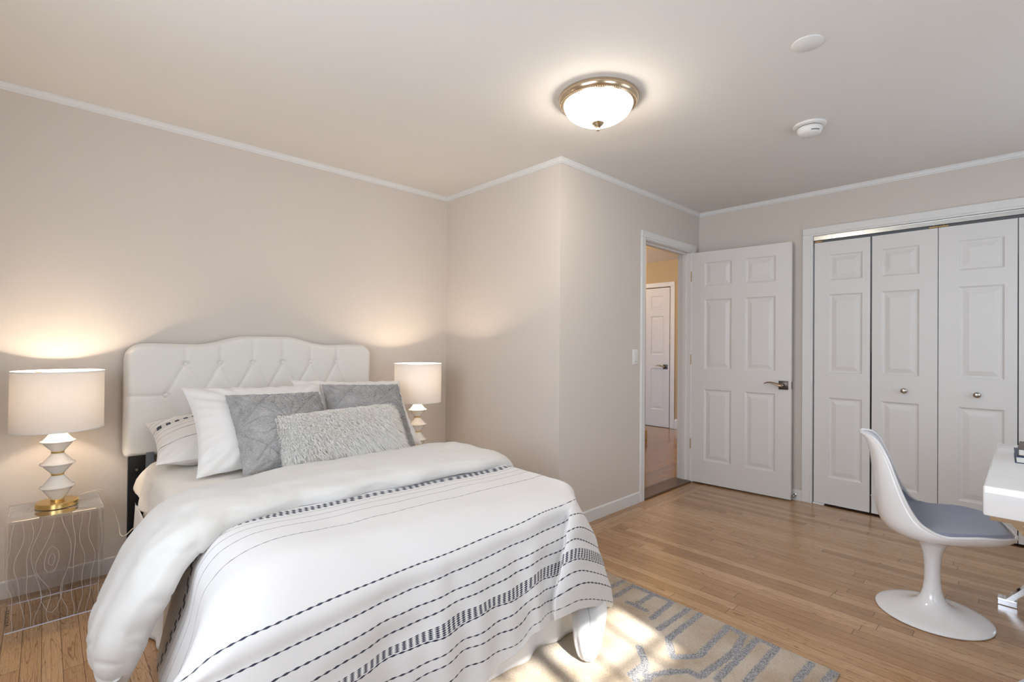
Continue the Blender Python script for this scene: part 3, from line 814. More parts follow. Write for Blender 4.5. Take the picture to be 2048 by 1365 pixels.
# ------------------------------------------------------------------ striped cloth material
def stripes(name, base, lines, checks, wrinkle=0.2):
    """lines: (t, half width, bead period, min fraction); checks: (t0, t1, period, rows); UV = (s, t) metres"""
    m = fabric(name, base, wrinkle)
    uvn = N(m, 'ShaderNodeUVMap'); sp = N(m, 'ShaderNodeSeparateXYZ'); L(m, uvn.outputs[0], sp.inputs[0])
    s, t = sp.outputs[0], sp.outputs[1]
    tot = None
    cache = {}
    for tt, hwid, per, mn in lines:
        key = (hwid, per, mn)
        if key not in cache:
            sn = math_n(m, 'SINE', math_n(m, 'MULTIPLY', s, 2 * PI / per))
            cache[key] = math_n(m, 'MULTIPLY_ADD', math_n(m, 'MULTIPLY_ADD', sn, 0.5, 0.5), hwid * (1 - mn), hwid * mn)
        d = math_n(m, 'COMPARE', t, tt)
        L(m, cache[key], d.node.inputs[2])
        tot = d if tot is None else math_n(m, 'MAXIMUM', tot, d)
    for t0, t1, per, rows in checks:
        r = math_n(m, 'MULTIPLY', math_n(m, 'SUBTRACT', t, t0), rows / (t1 - t0))
        inr = math_n(m, 'MULTIPLY', math_n(m, 'GREATER_THAN', t, t0), math_n(m, 'LESS_THAN', t, t1))
        ph = math_n(m, 'FRACT', math_n(m, 'ADD', math_n(m, 'DIVIDE', s, per), math_n(m, 'MULTIPLY', math_n(m, 'FLOOR', r), 0.3)))
        chk = math_n(m, 'LESS_THAN', ph, 0.5)
        fine = math_n(m, 'LESS_THAN', math_n(m, 'FRACT', math_n(m, 'DIVIDE', t, 0.0022)), 0.42)
        val = math_n(m, 'MAXIMUM', chk, math_n(m, 'MULTIPLY', fine, 0.55))
        tot = math_n(m, 'MAXIMUM', tot, math_n(m, 'MULTIPLY', inr, val))
    mx = N(m, 'ShaderNodeMix', data_type='RGBA')
    L(m, tot, mx.inputs[0]); mx.inputs[6].default_value = (*base, 1); mx.inputs[7].default_value = (0.018, 0.022, 0.045, 1)
    L(m, mx.outputs[2], m.node_tree.nodes['Principled BSDF'].inputs['Base Color'])
    return m

# ------------------------------------------------------------------ duvet
ys = [1.275, 1.25, 1.23, 1.22, 1.21, 1.20, 1.19, 1.185, 1.18, 1.175]
zc = [[.530, .533, .540, .550, .560], [.475, .480, .485, .495, .500], [.430, .430, .435, .445, .455], [.390, .400, .400, .410, .420],
      [.355, .365, .365, .370, .385], [.335, .330, .340, .335, .355], [.280, .290, .290, .300, .320], [.250, .260, .258, .252, .280],
      [.200, .210, .205, .200, .230], [.150, .150, .142, .180, .202]]
xq = [[.77, .94, 1.09, 1.27, 1.37], [.75, .93, 1.07, 1.24, 1.335], [.74, .92, 1.05, 1.22, 1.31], [.735, .92, 1.05, 1.21, 1.30], [.73, .91, 1.04, 1.20, 1.29],
      [.725, .905, 1.035, 1.19, 1.28], [.72, .90, 1.03, 1.18, 1.265], [.715, .895, 1.025, 1.175, 1.25], [.71, .89, 1.02, 1.17, 1.25], [.71, .885, 1.02, 1.17, 1.25]]
c9 = [(1.47, 1.275, .562), (1.50, 1.262, .502), (1.465, 1.24, .457), (1.445, 1.232, .415), (1.425, 1.222, .380), (1.405, 1.212, .340), (1.375, 1.20, .312), (1.355, 1.195, .27), (1.345, 1.19, .235), (1.35, 1.185, .205)]
c10 = [(1.575, 1.285, .565), (1.50, 1.24, .530), (1.452, 1.212, .488), (1.435, 1.20, .452), (1.405, 1.19, .422), (1.39, 1.18, .388), (1.365, 1.17, .345), (1.335, 1.16, .300), (1.33, 1.158, .255), (1.33, 1.158, .222)]
c11 = [(1.63, 1.315, .550), (1.57, 1.245, .522), (1.535, 1.212, .485), (1.505, 1.20, .450), (1.50, 1.182, .420), (1.48, 1.17, .390), (1.475, 1.162, .350), (1.49, 1.152, .303), (1.475, 1.15, .245), (1.475, 1.15, .212)]
c12 = [(1.672, 1.355, .528), (1.672, 1.30, .472), (1.692, 1.262, .400), (1.695, 1.243, .345), (1.70, 1.232, .318), (1.705, 1.222, .278), (1.715, 1.212, .230), (1.722, 1.20, .190), (1.722, 1.192, .132), (1.72, 1.20, .110)]
rows = []
tx = [.45, .75, .92, 1.06, 1.22, 1.35, 1.50, 1.58, 1.655]
def toprow(y, z, c0, c1, c2, zr):
    r = [c0, c1, c2] + [(x, y, z + 0.006 * math.sin(x * 3)) for x in tx]
    return r + [(1.702, y, zr), (1.735, y + .01, zr - .15), (1.75, y + .02, zr - .32)]
rows.append(toprow(1.90, .612, (.28, 1.98, .16), (.315, 1.93, .38), (.345, 1.90, .565), .575))
rows.append(toprow(1.742, .612, (.265, 1.86, .18), (.312, 1.755, .40), (.345, 1.74, .555), .57))
rows.append(toprow(1.53, .608, (.25, 1.66, .17), (.295, 1.57, .37), (.332, 1.545, .535), .562))
rows.append(toprow(1.39, .602, (.21, 1.50, .19), (.262, 1.42, .36), (.300, 1.40, .535), .548))
lf3 = [(.345, 1.225, .530), (.335, 1.195, .475), (.325, 1.175, .430), (.32, 1.16, .390), (.315, 1.15, .355), (.31, 1.14, .333), (.305, 1.13, .285), (.30, 1.125, .25), (.30, 1.12, .20), (.30, 1.115, .15)]
for i in range(10):
    y = ys[i]
    a = i / 9
    r = [(.200 - .02 * a, 1.46 - .10 * a, .22 - .17 * a), (.198 - .055 * a, 1.335 - .08 * a, .40 - .29 * a), (.232 - .06 * a, 1.245 - .05 * a, .480 - .34 * a), lf3[i]]
    r += [(xq[i][k], y + (0.004 * (-1) ** k * i / 3 if i > 2 else 0), zc[i][k]) for k in range(5)]
    r += [c9[i], c10[i], c11[i], c12[i], (1.738, c12[i][1] + .09, c12[i][2] - .06), (1.762, c12[i][1] + .25, max(c12[i][2] - .14, .04))]
    rows.append(r)
C = np.array(rows)                                # rows x 15 x 3
tcum = np.concatenate([[0], np.cumsum(np.linalg.norm(np.diff(C[:, 6], axis=0), axis=1))])
scum = np.concatenate([[0], np.cumsum(np.linalg.norm(np.diff(C[8], axis=0), axis=1))])
m_ = 12
G = catmull(C, m_); G = np.swapaxes(catmull(np.swapaxes(G, 0, 1), m_), 0, 1)
T = catmull(tcum[:, None], m_)[:, 0]; Sx = catmull(scum[:, None], m_)[:, 0]
UVd = np.zeros(G.shape[:2] + (2,)); UVd[..., 0] = Sx[None, :]; UVd[..., 1] = T[:, None]
fold = np.clip((T - tcum[4]) / 0.3, 0, 1)[:, None]
xw = G[..., 0]
mid = np.clip((xw - 0.5) / 0.3, 0, 1) * np.clip((1.36 - xw) / 0.1, 0, 1)
G[..., 1] += mid * fold * (0.010 * np.sin(xw * 26 + 3 * T[:, None]) + 0.006 * np.sin(xw * 47 + 1.3))
n1 = vnoise(G, (5, 5, 5), 1.0); n2 = vnoise(G, (16, 16, 16), 4.0)
topm = (np.arange(G.shape[0]) < 3 * m_)[:, None]
G[..., 2] += np.where(topm, 0.006 * n1 + 0.002 * n2, 0)
G[..., 1] += np.where(~topm, 0.006 * n1 + 0.003 * n2, 0)
t5, t6, t7, t8, tb, tc_, t9, t10, t11 = tcum[4:13]
chk0 = tcum[1]; l4 = tcum[2]
w0 = 0.0024
lines = [(chk0 - 0.040, 0.0010, 0.03, 0.8), (chk0 + 0.035, 0.0010, 0.03, 0.8), (chk0 + 0.075, 0.0011, 0.03, 0.8), (chk0 + 0.125, 0.0013, 0.03, 0.7), (l4, 0.0017, 0.036, 0.6)]
for t in (t5, t6, t7, t8, tc_, t9, t10, t11):
    lines.append((t, 0.0026, 0.026, 0.25))
for k in range(6):
    lines.append((tb + (tc_ - 0.006 - tb) * k / 5, 0.0019, 0.021, 0.03))
M['duvet'] = stripes('duvet_striped_cotton', (0.66, 0.64, 0.625), lines, [(chk0 - 0.022, chk0 + 0.018, 0.030, 2)])
dv = empty('duvet', (1.0, 1.7, 0), label='white duvet with navy dashed stripes, folded back below the pillows', cat='duvet')
dvloc = np.array([1.0, 1.7, 0])
grid_mesh('striped_cover', G - dvloc, M['duvet'], dv, UV=UVd, solid=0.006)

# the folded back white top end: thick loop section lofted across the bed
st = [  # centre x, z, tilt(deg of cross-bed direction), y near, y far, half thickness
    (0.150, 0.235, -75, 1.76, 1.95, 0.020), (0.150, 0.262, -75, 1.73, 2.02, 0.048), (0.158, 0.315, -74, 1.70, 2.07, 0.062), (0.185, 0.40, -68, 1.68, 2.10, 0.066),
    (0.228, 0.49, -62, 1.66, 2.12, 0.062), (0.285, 0.575, -48, 1.665, 2.14, 0.055), (0.360, 0.625, -22, 1.69, 2.17, 0.048), (0.47, 0.642, -6, 1.735, 2.20, 0.044),
    (0.65, 0.646, 0, 1.765, 2.23, 0.043), (0.85, 0.648, 0, 1.765, 2.25, 0.043), (1.05, 0.648, 0, 1.76, 2.26, 0.042), (1.25, 0.648, 0, 1.76, 2.27, 0.042),
    (1.45, 0.645, 2, 1.765, 2.28, 0.041), (1.60, 0.635, 10, 1.77, 2.30, 0.040), (1.70, 0.600, 35, 1.79, 2.32, 0.038), (1.745, 0.53, 65, 1.80, 2.32, 0.036), (1.76, 0.42, 82, 1.80, 2.31, 0.034), (1.765, 0.36, 86, 1.86, 2.26, 0.012)]
ST = catmull(np.array(st, float), 10)
na = 72
B = np.zeros((na, len(ST), 3))
for j, (cx, czz, tl, y0, y1, th) in enumerate(ST):
    tl = math.radians(tl)
    nx, nz = (math.sin(tl), math.cos(tl))
    for i in range(na):
        a = 2 * PI * i / na
        ca, sa = math.cos(a), math.sin(a)
        py = (y0 + y1) / 2 + (y1 - y0) / 2 * (abs(ca) ** 0.75) * (1 if ca > 0 else -1)
        h = th * (abs(sa) ** 0.62) * (1 if sa > 0 else -1) * (0.80 + 0.25 * (0.5 - 0.5 * ca))
        h -= (0.036 * max(ca, 0) ** 3 + 0.016 * max(-ca, 0) ** 4) * (1 if j > 55 else 0.4)
        B[i, j] = (cx + nx * h, py, czz + nz * h)
n1 = vnoise(B, (6, 9, 6), 7.0); n2 = vnoise(B, (3, 22, 12), 9.0); n3 = vnoise(B, (18, 18, 18), 5.0)
n4 = np.abs(vnoise(B, (9, 5, 9), 12.0)); disp = 0.013 * n1 + 0.008 * n2 + 0.003 * n3 - 0.005 * np.exp(-(n4 / 0.05) ** 2)
ctr = B.mean(0, keepdims=True); dirv = B - ctr; dirv[..., 1] *= 0.15; dirv /= np.linalg.norm(dirv, axis=-1, keepdims=True) + 1e-9
B += dirv * disp[..., None]
B[..., 1] += 0.006 * np.sin(B[..., 0] * 21) * (B[..., 1] < 1.85)
fb = grid_mesh('folded_edge', B - dvloc, M['cotton'], dv, closed_u=True, caps=True)
# gathered tip at the lower left end of the fold
tip = []
for k in range(9):
    t = k / 8
    tip.append((0.150 - 0.030 * t, 1.78 - 0.03 * t + 0.01 * math.sin(t * 5), 0.262 - 0.05 * t))
TP = np.array(tip); TV = np.zeros((24, 9, 3))
for j in range(9):
    t = j / 8
    for i in range(24):
        a = 2 * PI * i / 24
        rr = (0.050 * (1 - t) ** 0.7 + 0.010) * (1 + 0.22 * math.sin(a * 4 + j))
        TV[i, j] = TP[j] + np.array([0.45 * rr * math.cos(a), 1.15 * rr * math.sin(a), 0.35 * rr * math.cos(a + .6)])
grid_mesh('folded_corner', TV - dvloc, M['cotton'], dv, closed_u=True, caps=True)
# drooping corner at the foot, reaching the rug
cp_ = [(1.635, 1.32, .24, .050, .045), (1.620, 1.27, .20, .070, .055), (1.582, 1.21, .155, .078, .058), (1.545, 1.18, .115, .072, .052), (1.525, 1.165, .075, .064, .046), (1.512, 1.152, .042, .052, .038), (1.505, 1.145, .022, .034, .024), (1.502, 1.143, .012, .008, .008)]
CPn = catmull(np.array(cp_), 8)
DV = np.zeros((48, len(CPn), 3))
for j, (x, y, z, ra, rb) in enumerate(CPn):
    for i in range(48):
        a = 2 * PI * i / 48
        k = 1 + 0.07 * math.sin(3 * a + z * 22) + 0.04 * math.sin(7 * a)
        DV[i, j] = (x + ra * k * math.cos(a) * 0.9 + rb * k * math.sin(a) * .3, y + rb * k * math.sin(a) - .25 * ra * math.cos(a), z + 0.10 * ra * math.cos(a))
DV[..., 2] += 0.003 * vnoise(DV, (8, 8, 60), 3.0)
UVc = np.zeros(DV.shape[:2] + (2,)); UVc[..., 0] = np.linspace(0, 0.25, len(CPn))[None, :]; UVc[..., 1] = (np.arange(48) / 48 * 0.40)[:, None]
M['duvet_tip'] = stripes('duvet_tip_cotton', (0.66, 0.64, 0.625), [(0.372, 0.0022, 0.026, 0.35), (0.272, 0.0006, 0.01, 1.0)], [])
grid_mesh('drooping_corner', DV - dvloc, M['duvet_tip'], dv, UV=UVc, closed_u=True, caps=True)

# ------------------------------------------------------------------ pillows
def pillow(name, w, h, t, mat, seed=0.0, n=70, corner=0.07, wr=0.006, emboss=None, p=2.3, uv=True, flange=0.0):
    u = np.linspace(-1, 1, n); u = np.sign(u) * np.abs(u) ** 0.8
    Ug, Vg = np.meshgrid(u, u, indexing='ij')
    X = Ug * w / 2 * (1 - corner * (1 - Vg ** 2)); Z = Vg * h / 2 * (1 - corner * (1 - Ug ** 2))
    prof = np.maximum(0, (1 - np.abs(Ug) ** p) * (1 - np.abs(Vg) ** p)) ** 0.55
    out = []
    for sgn in (-1, 1):
        Y = sgn * t / 2 * prof
        Pp = np.stack([X, Y, Z + h / 2], -1)
        nz_ = vnoise(Pp, (7, 7, 7), seed + sgn) + 0.5 * vnoise(Pp, (16, 16, 16), seed + 2 * sgn)
        rad = np.abs(np.arctan2(np.abs(Vg), np.abs(Ug)) - PI / 4)
        crn = np.exp(-((1.25 - np.hypot(Ug, Vg)) / 0.35) ** 2)
        ed = (1 - prof) * prof * 4
        Pp[..., 1] += sgn * (wr * nz_ * (0.3 + prof) * np.minimum(1, prof * 3) + wr * 0.8 * ed * np.sin(rad * 30 + seed) * crn)
        if emboss is not None and sgn == -1:
            Pp[..., 1] += emboss(X, Z) * np.minimum(1, prof * 2)
        out.append(Pp)
    P = np.concatenate([out[0], out[1][:, ::-1]], 1)
    UV = np.zeros(P.shape[:2] + (2,)); UV[..., 0] = P[..., 0] + w / 2; UV[..., 1] = P[..., 2]
    return grid_mesh(name, P, mat, UV=UV)

def place(o, x, y, z, lean, rz=0.0, roll=0.0):
    o.matrix_world = Matrix.Translation((x, y, z)) @ Matrix.Rotation(math.radians(rz), 4, 'Z') @ Matrix.Rotation(math.radians(-lean), 4, 'X') @ Matrix.Rotation(math.radians(roll), 4, 'Y')
    return o

M['sham'] = stripes('sham_striped_cotton', (0.80, 0.76, 0.71), [(0.425, .0012, .03, .8), (0.395, .0012, .03, .8), (0.368, .001, .03, .8), (0.298, .0012, .03, .8), (0.268, .0014, .03, .8), (0.218, .0018, .03, .8), (0.125, .0018, .03, .8)], [(0.318, 0.352, 0.036, 1)], 0.25)
sh = pillow('pillow_sham', 0.68, 0.50, 0.20, M['sham'], 3.3)
place(sh, 0.70, 2.62, 0.66, 76, -4, -2); tag(sh, 'striped pillow sham lying behind the left white pillow', 'pillow')
wp = pillow('bed_pillow', 0.66, 0.49, 0.17, M['pillow_white'], 1.1, corner=0.09, wr=0.009)
place(wp, 0.80, 2.415, 0.618, 43, 2, 1.5); tag(wp, 'plain white pillow at the left end of the pillow row', 'pillow', 'plain white pillows')
wp2 = wp.copy(); COL.objects.link(wp2); place(wp2, 1.295, 2.50, 0.622, 44, -3, 3.2)
tag(wp2, 'plain white pillow behind the right grey cushion', 'pillow', 'plain white pillows')
def star(X, Z):
    """embossed lines radiating from star centres"""
    d = np.full(X.shape, 9.0)
    c = 0.225
    for a in (0, 45, 90, 135, 22.5, 67.5, 112.5, 157.5):
        ar = math.radians(a); dx, dz = math.cos(ar), math.sin(ar)
        gx = (X + 10 * c + c * .5) % c - c / 2; gz = (Z + 10 * c + c * .5) % c - c / 2
        dist = np.abs(-gx * dz + gz * dx)
        d = np.minimum(d, dist)
    return 0.006 * np.exp(-(d / 0.0045) ** 2)
def fuzz(P0, Nn, length, width, lean, rnd=0.5, seed=1):
    """thin tapering strands; P0 roots, Nn normals -> MB"""
    r = np.random.default_rng(seed)
    n = len(P0)
    L_ = length * (0.6 + 0.6 * r.random(n))[:, None]
    d0 = Nn + rnd * r.normal(size=(n, 3)) * 0.4
    d0 /= np.linalg.norm(d0, axis=1)[:, None]
    side = np.cross(d0, r.normal(size=(n, 3))); side /= np.linalg.norm(side, axis=1)[:, None]
    p1 = P0 + d0 * L_ * 0.5 + lean * L_ * 0.25
    p2 = P0 + d0 * L_ * 0.75 + lean * L_ * 0.95
    w = width * (0.7 + 0.6 * r.random(n))[:, None]
    V = np.stack([P0 - side * w, P0 + side * w, p1 + side * w * .8, p1 - side * w * .8, p2], 1).reshape(-1, 3)
    base = (np.arange(n) * 5)[:, None]
    F = [tuple(x) for x in (base + np.array([[0, 1, 2, 3]])).tolist()] + [tuple(x) for x in (base + np.array([[3, 2, 4]])).tolist()]
    return V, F
def strands_on(o, count, length, width, lean, rnd, seed, parent, name, mat, shade_normals=True):
    me = o.data
    nf = len(me.polygons)
    ar = np.zeros(nf); me.polygons.foreach_get('area', ar)
    ce = np.zeros(nf * 3); me.polygons.foreach_get('center', ce); ce = ce.reshape(-1, 3)
    no = np.zeros(nf * 3); me.polygons.foreach_get('normal', no); no = no.reshape(-1, 3)
    r = np.random.default_rng(seed)
    # outward: away from pillow centre plane
    sg = np.sign((no * (ce - ce.mean(0))).sum(1)); sg[sg == 0] = 1
    flip = np.where((no[:, 1] * ce[:, 1]) < 0, -1, 1); no = no * flip[:, None]
    pick = r.choice(nf, count, p=ar / ar.sum())
    vs = np.zeros(len(me.vertices) * 3); me.vertices.foreach_get('co', vs); vs = vs.reshape(-1, 3)
    fv = np.array([list(p.vertices)[:4] for p in me.polygons])
    w = r.random((count, 2))
    a, b, c, d = (vs[fv[pick, i]] for i in range(4))
    P0 = (a * (1 - w[:, :1]) + b * w[:, :1]) * (1 - w[:, 1:]) + (d * (1 - w[:, :1]) + c * w[:, :1]) * w[:, 1:]
    V, F = fuzz(P0, no[pick], length, width, np.array(lean), rnd, seed)
    me2 = bpy.data.meshes.new(name); me2.from_pydata(V.tolist(), [], F); me2.materials.append(mat)
    q = bpy.data.objects.new(name, me2); COL.objects.link(q); q.parent = parent
    q['kind'] = 'stuff'
    return q
gc = pillow('throw_pillow', 0.45, 0.43, 0.15, M['plush'], 5.2, n=150, corner=0.06, wr=0.005, emboss=star)
pile = strands_on(gc, 26000, 0.008, 0.0007, (0.1, 0, -0.5), 0.7, 3, gc, 'plush_pile', M['plush'])
place(gc, 0.845, 2.315, 0.625, 42, 4, 2); tag(gc, 'grey plush throw pillow with star embossing in front of the left white pillow', 'throw pillow', 'grey plush throw pillows')
gc2 = gc.copy(); COL.objects.link(gc2); pl2 = pile.copy(); COL.objects.link(pl2); pl2.parent = gc2
place(gc2, 1.295, 2.41, 0.635, 41, -6, 3); tag(gc2, 'grey plush throw pillow nearest the right bedside lamp', 'throw pillow', 'grey plush throw pillows')
lp = pillow('lumbar_pillow', 0.575, 0.27, 0.14, M['fur'], 8.8, n=60, corner=0.03, wr=0.008)
place(lp, 1.062, 2.235, 0.635, 36, -5, -1.5); tag(lp, 'long shaggy ivory faux fur lumbar pillow in front of the grey cushions', 'lumbar pillow')
strands_on(lp, 30000, 0.044, 0.0014, (0.08, -0.15, -0.7), 0.75, 5, lp, 'fur', M['fur'])
#@@END2
# ------------------------------------------------------------------ clear nightstands
def etched(parent, place_, seed, top=False):
    r = random.Random(seed); mb = MB()
    W_, H_ = 0.150, 0.44
    def emit(pts, rad=0.0008):
        mb.tube([place_(x, z) for x, z in pts], rad, 4, cap=False)
    if not top:
        ex, ez = -0.02 + 0.02 * r.random(), 0.26
        for k in range(10):
            x0 = -W_ + 0.012 + 2 * (W_ - 0.012) * k / 9
            ph, ph2 = r.random() * 6, r.random() * 6
            sgn = 1 if x0 > ex else -1
            near = math.exp(-((x0 - ex) / 0.05) ** 2)
            pts = []
            for i in range(41):
                z = H_ * i / 40
                b = math.exp(-((z - ez) / 0.085) ** 2) * (0.012 + 0.034 * near) * sgn
                b2 = math.exp(-((z - 0.03) / 0.06) ** 2) * 0.018 * near * sgn
                x = x0 + b + b2 + 0.007 * math.sin(z * 17 + ph) + 0.004 * math.sin(z * 38 + ph2)
                pts.append((max(-W_, min(W_, x)), z))
            emit(pts)
        for rx, rz_ in ((0.022, 0.055), (0.010, 0.024)):
            emit([(ex + rx * math.cos(a) * (1 + .15 * math.sin(2 * a)), ez + rz_ * math.sin(a)) for a in [2 * PI * k / 28 for k in range(29)]])
        emit([(ex - 0.035, H_ * 0.33), (ex - 0.030, 0.09), (ex - 0.012, 0.045), (ex + 0.004, 0.035), (ex + 0.020, 0.055), (ex + 0.032, 0.10), (ex + 0.036, 0.15)])
    else:
        for c0, n_ in ((-0.13, 6), (0.12, 7)):
            for k in range(1, n_):
                rr = 0.018 * k
                emit([(max(-W_, min(W_, c0 + rr * 1.2 * math.cos(a) + .003 * math.sin(5 * a))), max(-W_, min(W_, 0.02 + rr * math.sin(a)))) for a in [2 * PI * q / 30 for q in range(31)]], 0.0006)
    return mb.build('etched_lines', M['etch'], parent)

def nightstand(loc):
    e = empty('nightstand', loc)
    R = 0.155; hh = 0.452; r_ = 0.012; t = 0.009
    def outline(off):
        R2, h2, rr = R - off, hh - off, max(r_ - off, 0.003)
        pts = [(-R2, 0.0)]
        for k in range(7):
            a = PI - k * PI / 12; pts.append((-R2 + rr + rr * math.cos(a), h2 - rr + rr * math.sin(a)))
        for k in range(7):
            a = PI / 2 - k * PI / 12; pts.append((R2 - rr + rr * math.cos(a), h2 - rr + rr * math.sin(a)))
        pts.append((R2, 0.0)); return pts
    oo, ii = outline(0), outline(t)
    n = len(oo)
    mb = MB()
    v = [(x, y, z) for x in (-R, R) for y, z in oo] + [(x, y, z) for x in (-R, R) for y, z in ii]
    f = [(k, k + 1, n + k + 1, n + k) for k in range(n - 1)] + [(2 * n + k, 3 * n + k, 3 * n + k + 1, 2 * n + k + 1) for k in range(n - 1)]
    mb.add(v, f); mb.build('acrylic_body', M['acrylic'], e)
    eg = MB(); f = []
    for s in (0, n):
        f += [(s + k, s + k + 1, 2 * n + s + k + 1, 2 * n + s + k) for k in range(n - 1)]
    f += [(0, n, 3 * n, 2 * n), (n - 1, 2 * n - 1, 4 * n - 1, 3 * n - 1)]
    eg.add(v, f); eg.build('polished_edge', M['acrylic_edge'], e)
    etched(e, lambda x, z: (x, -R - 0.0006, z + 0.005), 4)
    etched(e, lambda x, z: (-x * 0.98, R + 0.0006, z + 0.005), 9)
    etched(e, lambda x, z: (x, z, hh + 0.0005), 2, True)
    return e
ns = nightstand((0.050, 3.025, 0.0))
tag(ns, 'clear acrylic waterfall nightstand etched with white wood grain lines, left of the bed', 'nightstand', 'clear acrylic nightstands')
# small dark lettering on the front lower left edge
def text_part(s, size, mw, mat, parent, name='maker_mark'):
    cu = bpy.data.curves.new(name, 'FONT'); cu.body = s; cu.size = size; cu.extrude = 0.0002
    o = bpy.data.objects.new(name + '_curve', cu); COL.objects.link(o)
    dg = bpy.context.evaluated_depsgraph_get()
    me = bpy.data.meshes.new_from_object(o.evaluated_get(dg))
    bpy.data.objects.remove(o)
    q = bpy.data.objects.new(name, me); me.materials.clear(); me.materials.append(mat); COL.objects.link(q)
    q.parent = parent; q.matrix_local = mw
    return q
text_part('TR:XSXA', 0.017, Matrix.Translation((-0.1525, -0.1562, 0.098)) @ Matrix.Rotation(PI / 2, 4, 'X') @ Matrix.Rotation(-PI / 2, 4, 'Z'), M['bronze'], ns)
def copy_tree(o, parent=None):
    c = o.copy(); COL.objects.link(c)
    if parent: c.parent = parent
    for ch in list(o.children): copy_tree(ch, c)
    return c
ns2 = copy_tree(ns); ns2.location = (1.925, 2.93, 0)
tag(ns2, 'clear acrylic nightstand hidden behind the right side of the bed, under the right lamp', 'nightstand', 'clear acrylic nightstands')

# ------------------------------------------------------------------ table lamps
lamp = empty('table_lamp', (0.052, 3.03, 0.4535), label='large white stacked ceramic lamp on the clear nightstand left of the bed', cat='table lamp', group='white ceramic table lamps')
MB().lathe([(0.070, 0), (0.0735, 0.0015), (0.0735, 0.020), (0.071, 0.0225), (0.030, 0.0235), (0.022, 0.0245)], n=64).build('base', M['gold'], lamp, smooth=True)
def diamond(z0, z1, z2, r, rn, n=26):
    pr = []
    for k in range(8):
        t = k / 8; pr.append((rn + (r - rn - .004) * t ** 0.93, z0 + (z1 - z0) * t))
    for a in (-50, -25, 0, 25, 50):
        pr.append((r - .004 + .004 * math.cos(math.radians(a)), z1 + .004 * math.sin(math.radians(a))))
    for k in range(1, 9):
        t = k / 8; pr.append((r - .004 - (r - rn - .004) * t ** 0.93 * 1.0, z1 + (z2 - z1) * t))
    return pr
for z0, z1, z2 in ((0.029, 0.088, 0.138), (0.146, 0.192, 0.238), (0.246, 0.292, 0.340)):
    MB().lathe(diamond(z0, z1, z2, 0.062, 0.021), n=48).build('ceramic_tier', M['ceramic'], lamp, smooth=True, ).data.update()
for z in (0.142, 0.242, 0.0265):
    MB().lathe([(0.021, z - .004), (0.0235, z - .003), (0.0235, z + .003), (0.021, z + .004)], n=40).build('brass_ring', M['gold'], lamp, smooth=True)
shd = MB().lathe([(0.159, 0.348), (0.1595, 0.3495), (0.159, 0.608), (0.1585, 0.6095)], n=96, cap=False).build('lamp_shade', M['shade'], lamp, smooth=True)
for z in (0.3495, 0.608):
    rg = MB().lathe([(0.1585, z - .003), (0.1605, z - .003), (0.1605, z + .002), (0.1585, z + .002), (0.1585, z - .003)], n=96, cap=False)
    rg.build('shade_trim', M['trim'], shd, smooth=True)
sp_ = MB().tube([(0, 0, 0.338), (0, 0, 0.40)], 0.008, 10)
for k in range(3):
    a = k * 2 * PI / 3
    sp_.tube([(0, 0, 0.592), (0.158 * math.cos(a), 0.158 * math.sin(a), 0.600)], 0.0018, 6)
sp_.tube([(0.045 * math.cos(a), 0, 0.495 + 0.1 * math.sin(a)) for a in [-PI / 2 + k * PI / 10 for k in range(11)]], 0.002, 6).tube([(-0.045 * math.cos(a), 0, 0.495 + 0.1 * math.sin(a)) for a in [-PI / 2 + k * PI / 10 for k in range(11)]], 0.002, 6)
sp_.build('harp', M['gold'], lamp, smooth=True)
MB().lathe([(0.013, 0.40), (0.014, 0.43), (0.028, 0.465), (0.030, 0.49), (0.024, 0.512), (0.010, 0.522), (0.001, 0.523)], n=24).build('bulb', M['bulb'], lamp, smooth=True)
LAMP_W = 17
lamp2 = copy_tree(lamp); lamp2.location = (1.872, 2.905, 0.4535)
tag(lamp2, 'white stacked ceramic lamp in the corner right of the bed', 'table lamp', 'white ceramic table lamps')
for l_ in (lamp, lamp2):
    add_light('lamp_bulb_light', 'POINT', (l_.location.x, l_.location.y, 0.452 + 0.50), LAMP_W, (1.0, 0.83, 0.65), shadow_soft_size=0.035)
cd = MB().tube(catmull(np.array([(0.100, 3.075, 0.462), (0.14, 3.12, 0.466), (0.20, 3.15, 0.468), (0.222, 3.16, 0.452), (0.255, 3.165, 0.39), (0.283, 3.155, 0.28), (0.287, 3.12, 0.235), (0.305, 3.10, 0.232), (0.345, 3.11, 0.262), (0.40, 3.13, 0.27)]), 8), 0.0028, 8).build('lamp_cord', M['cord'], smooth=True)
tag(cd, 'clear electric cord looping from the left lamp to behind the bed', 'cord')

# ceiling and hall lamps
hl = empty('hall_ceiling_light', (5.3, 2.75, HH), label='small flush ceiling light in the hallway beyond the door', cat='ceiling light')
MB().lathe([(0.12, 0), (0.13, -0.01), (0.12, -0.02)], n=40).build('ring', M['antique'], hl, smooth=True)
MB().lathe([(0.115, -0.02), (0.10, -0.05), (0.06, -0.075), (0.002, -0.085)], n=40).build('glass_bowl', M['bulb'], hl, smooth=True)
add_light('hall_point_light', 'POINT', (5.3, 2.75, HH - 0.2), 12, (1.0, 0.68, 0.37), shadow_soft_size=0.1)
add_light('hall_point_light', 'POINT', (6.0, 4.6, HH - 0.25), 6, (1.0, 0.68, 0.37), shadow_soft_size=0.1)  # extra unseen point light

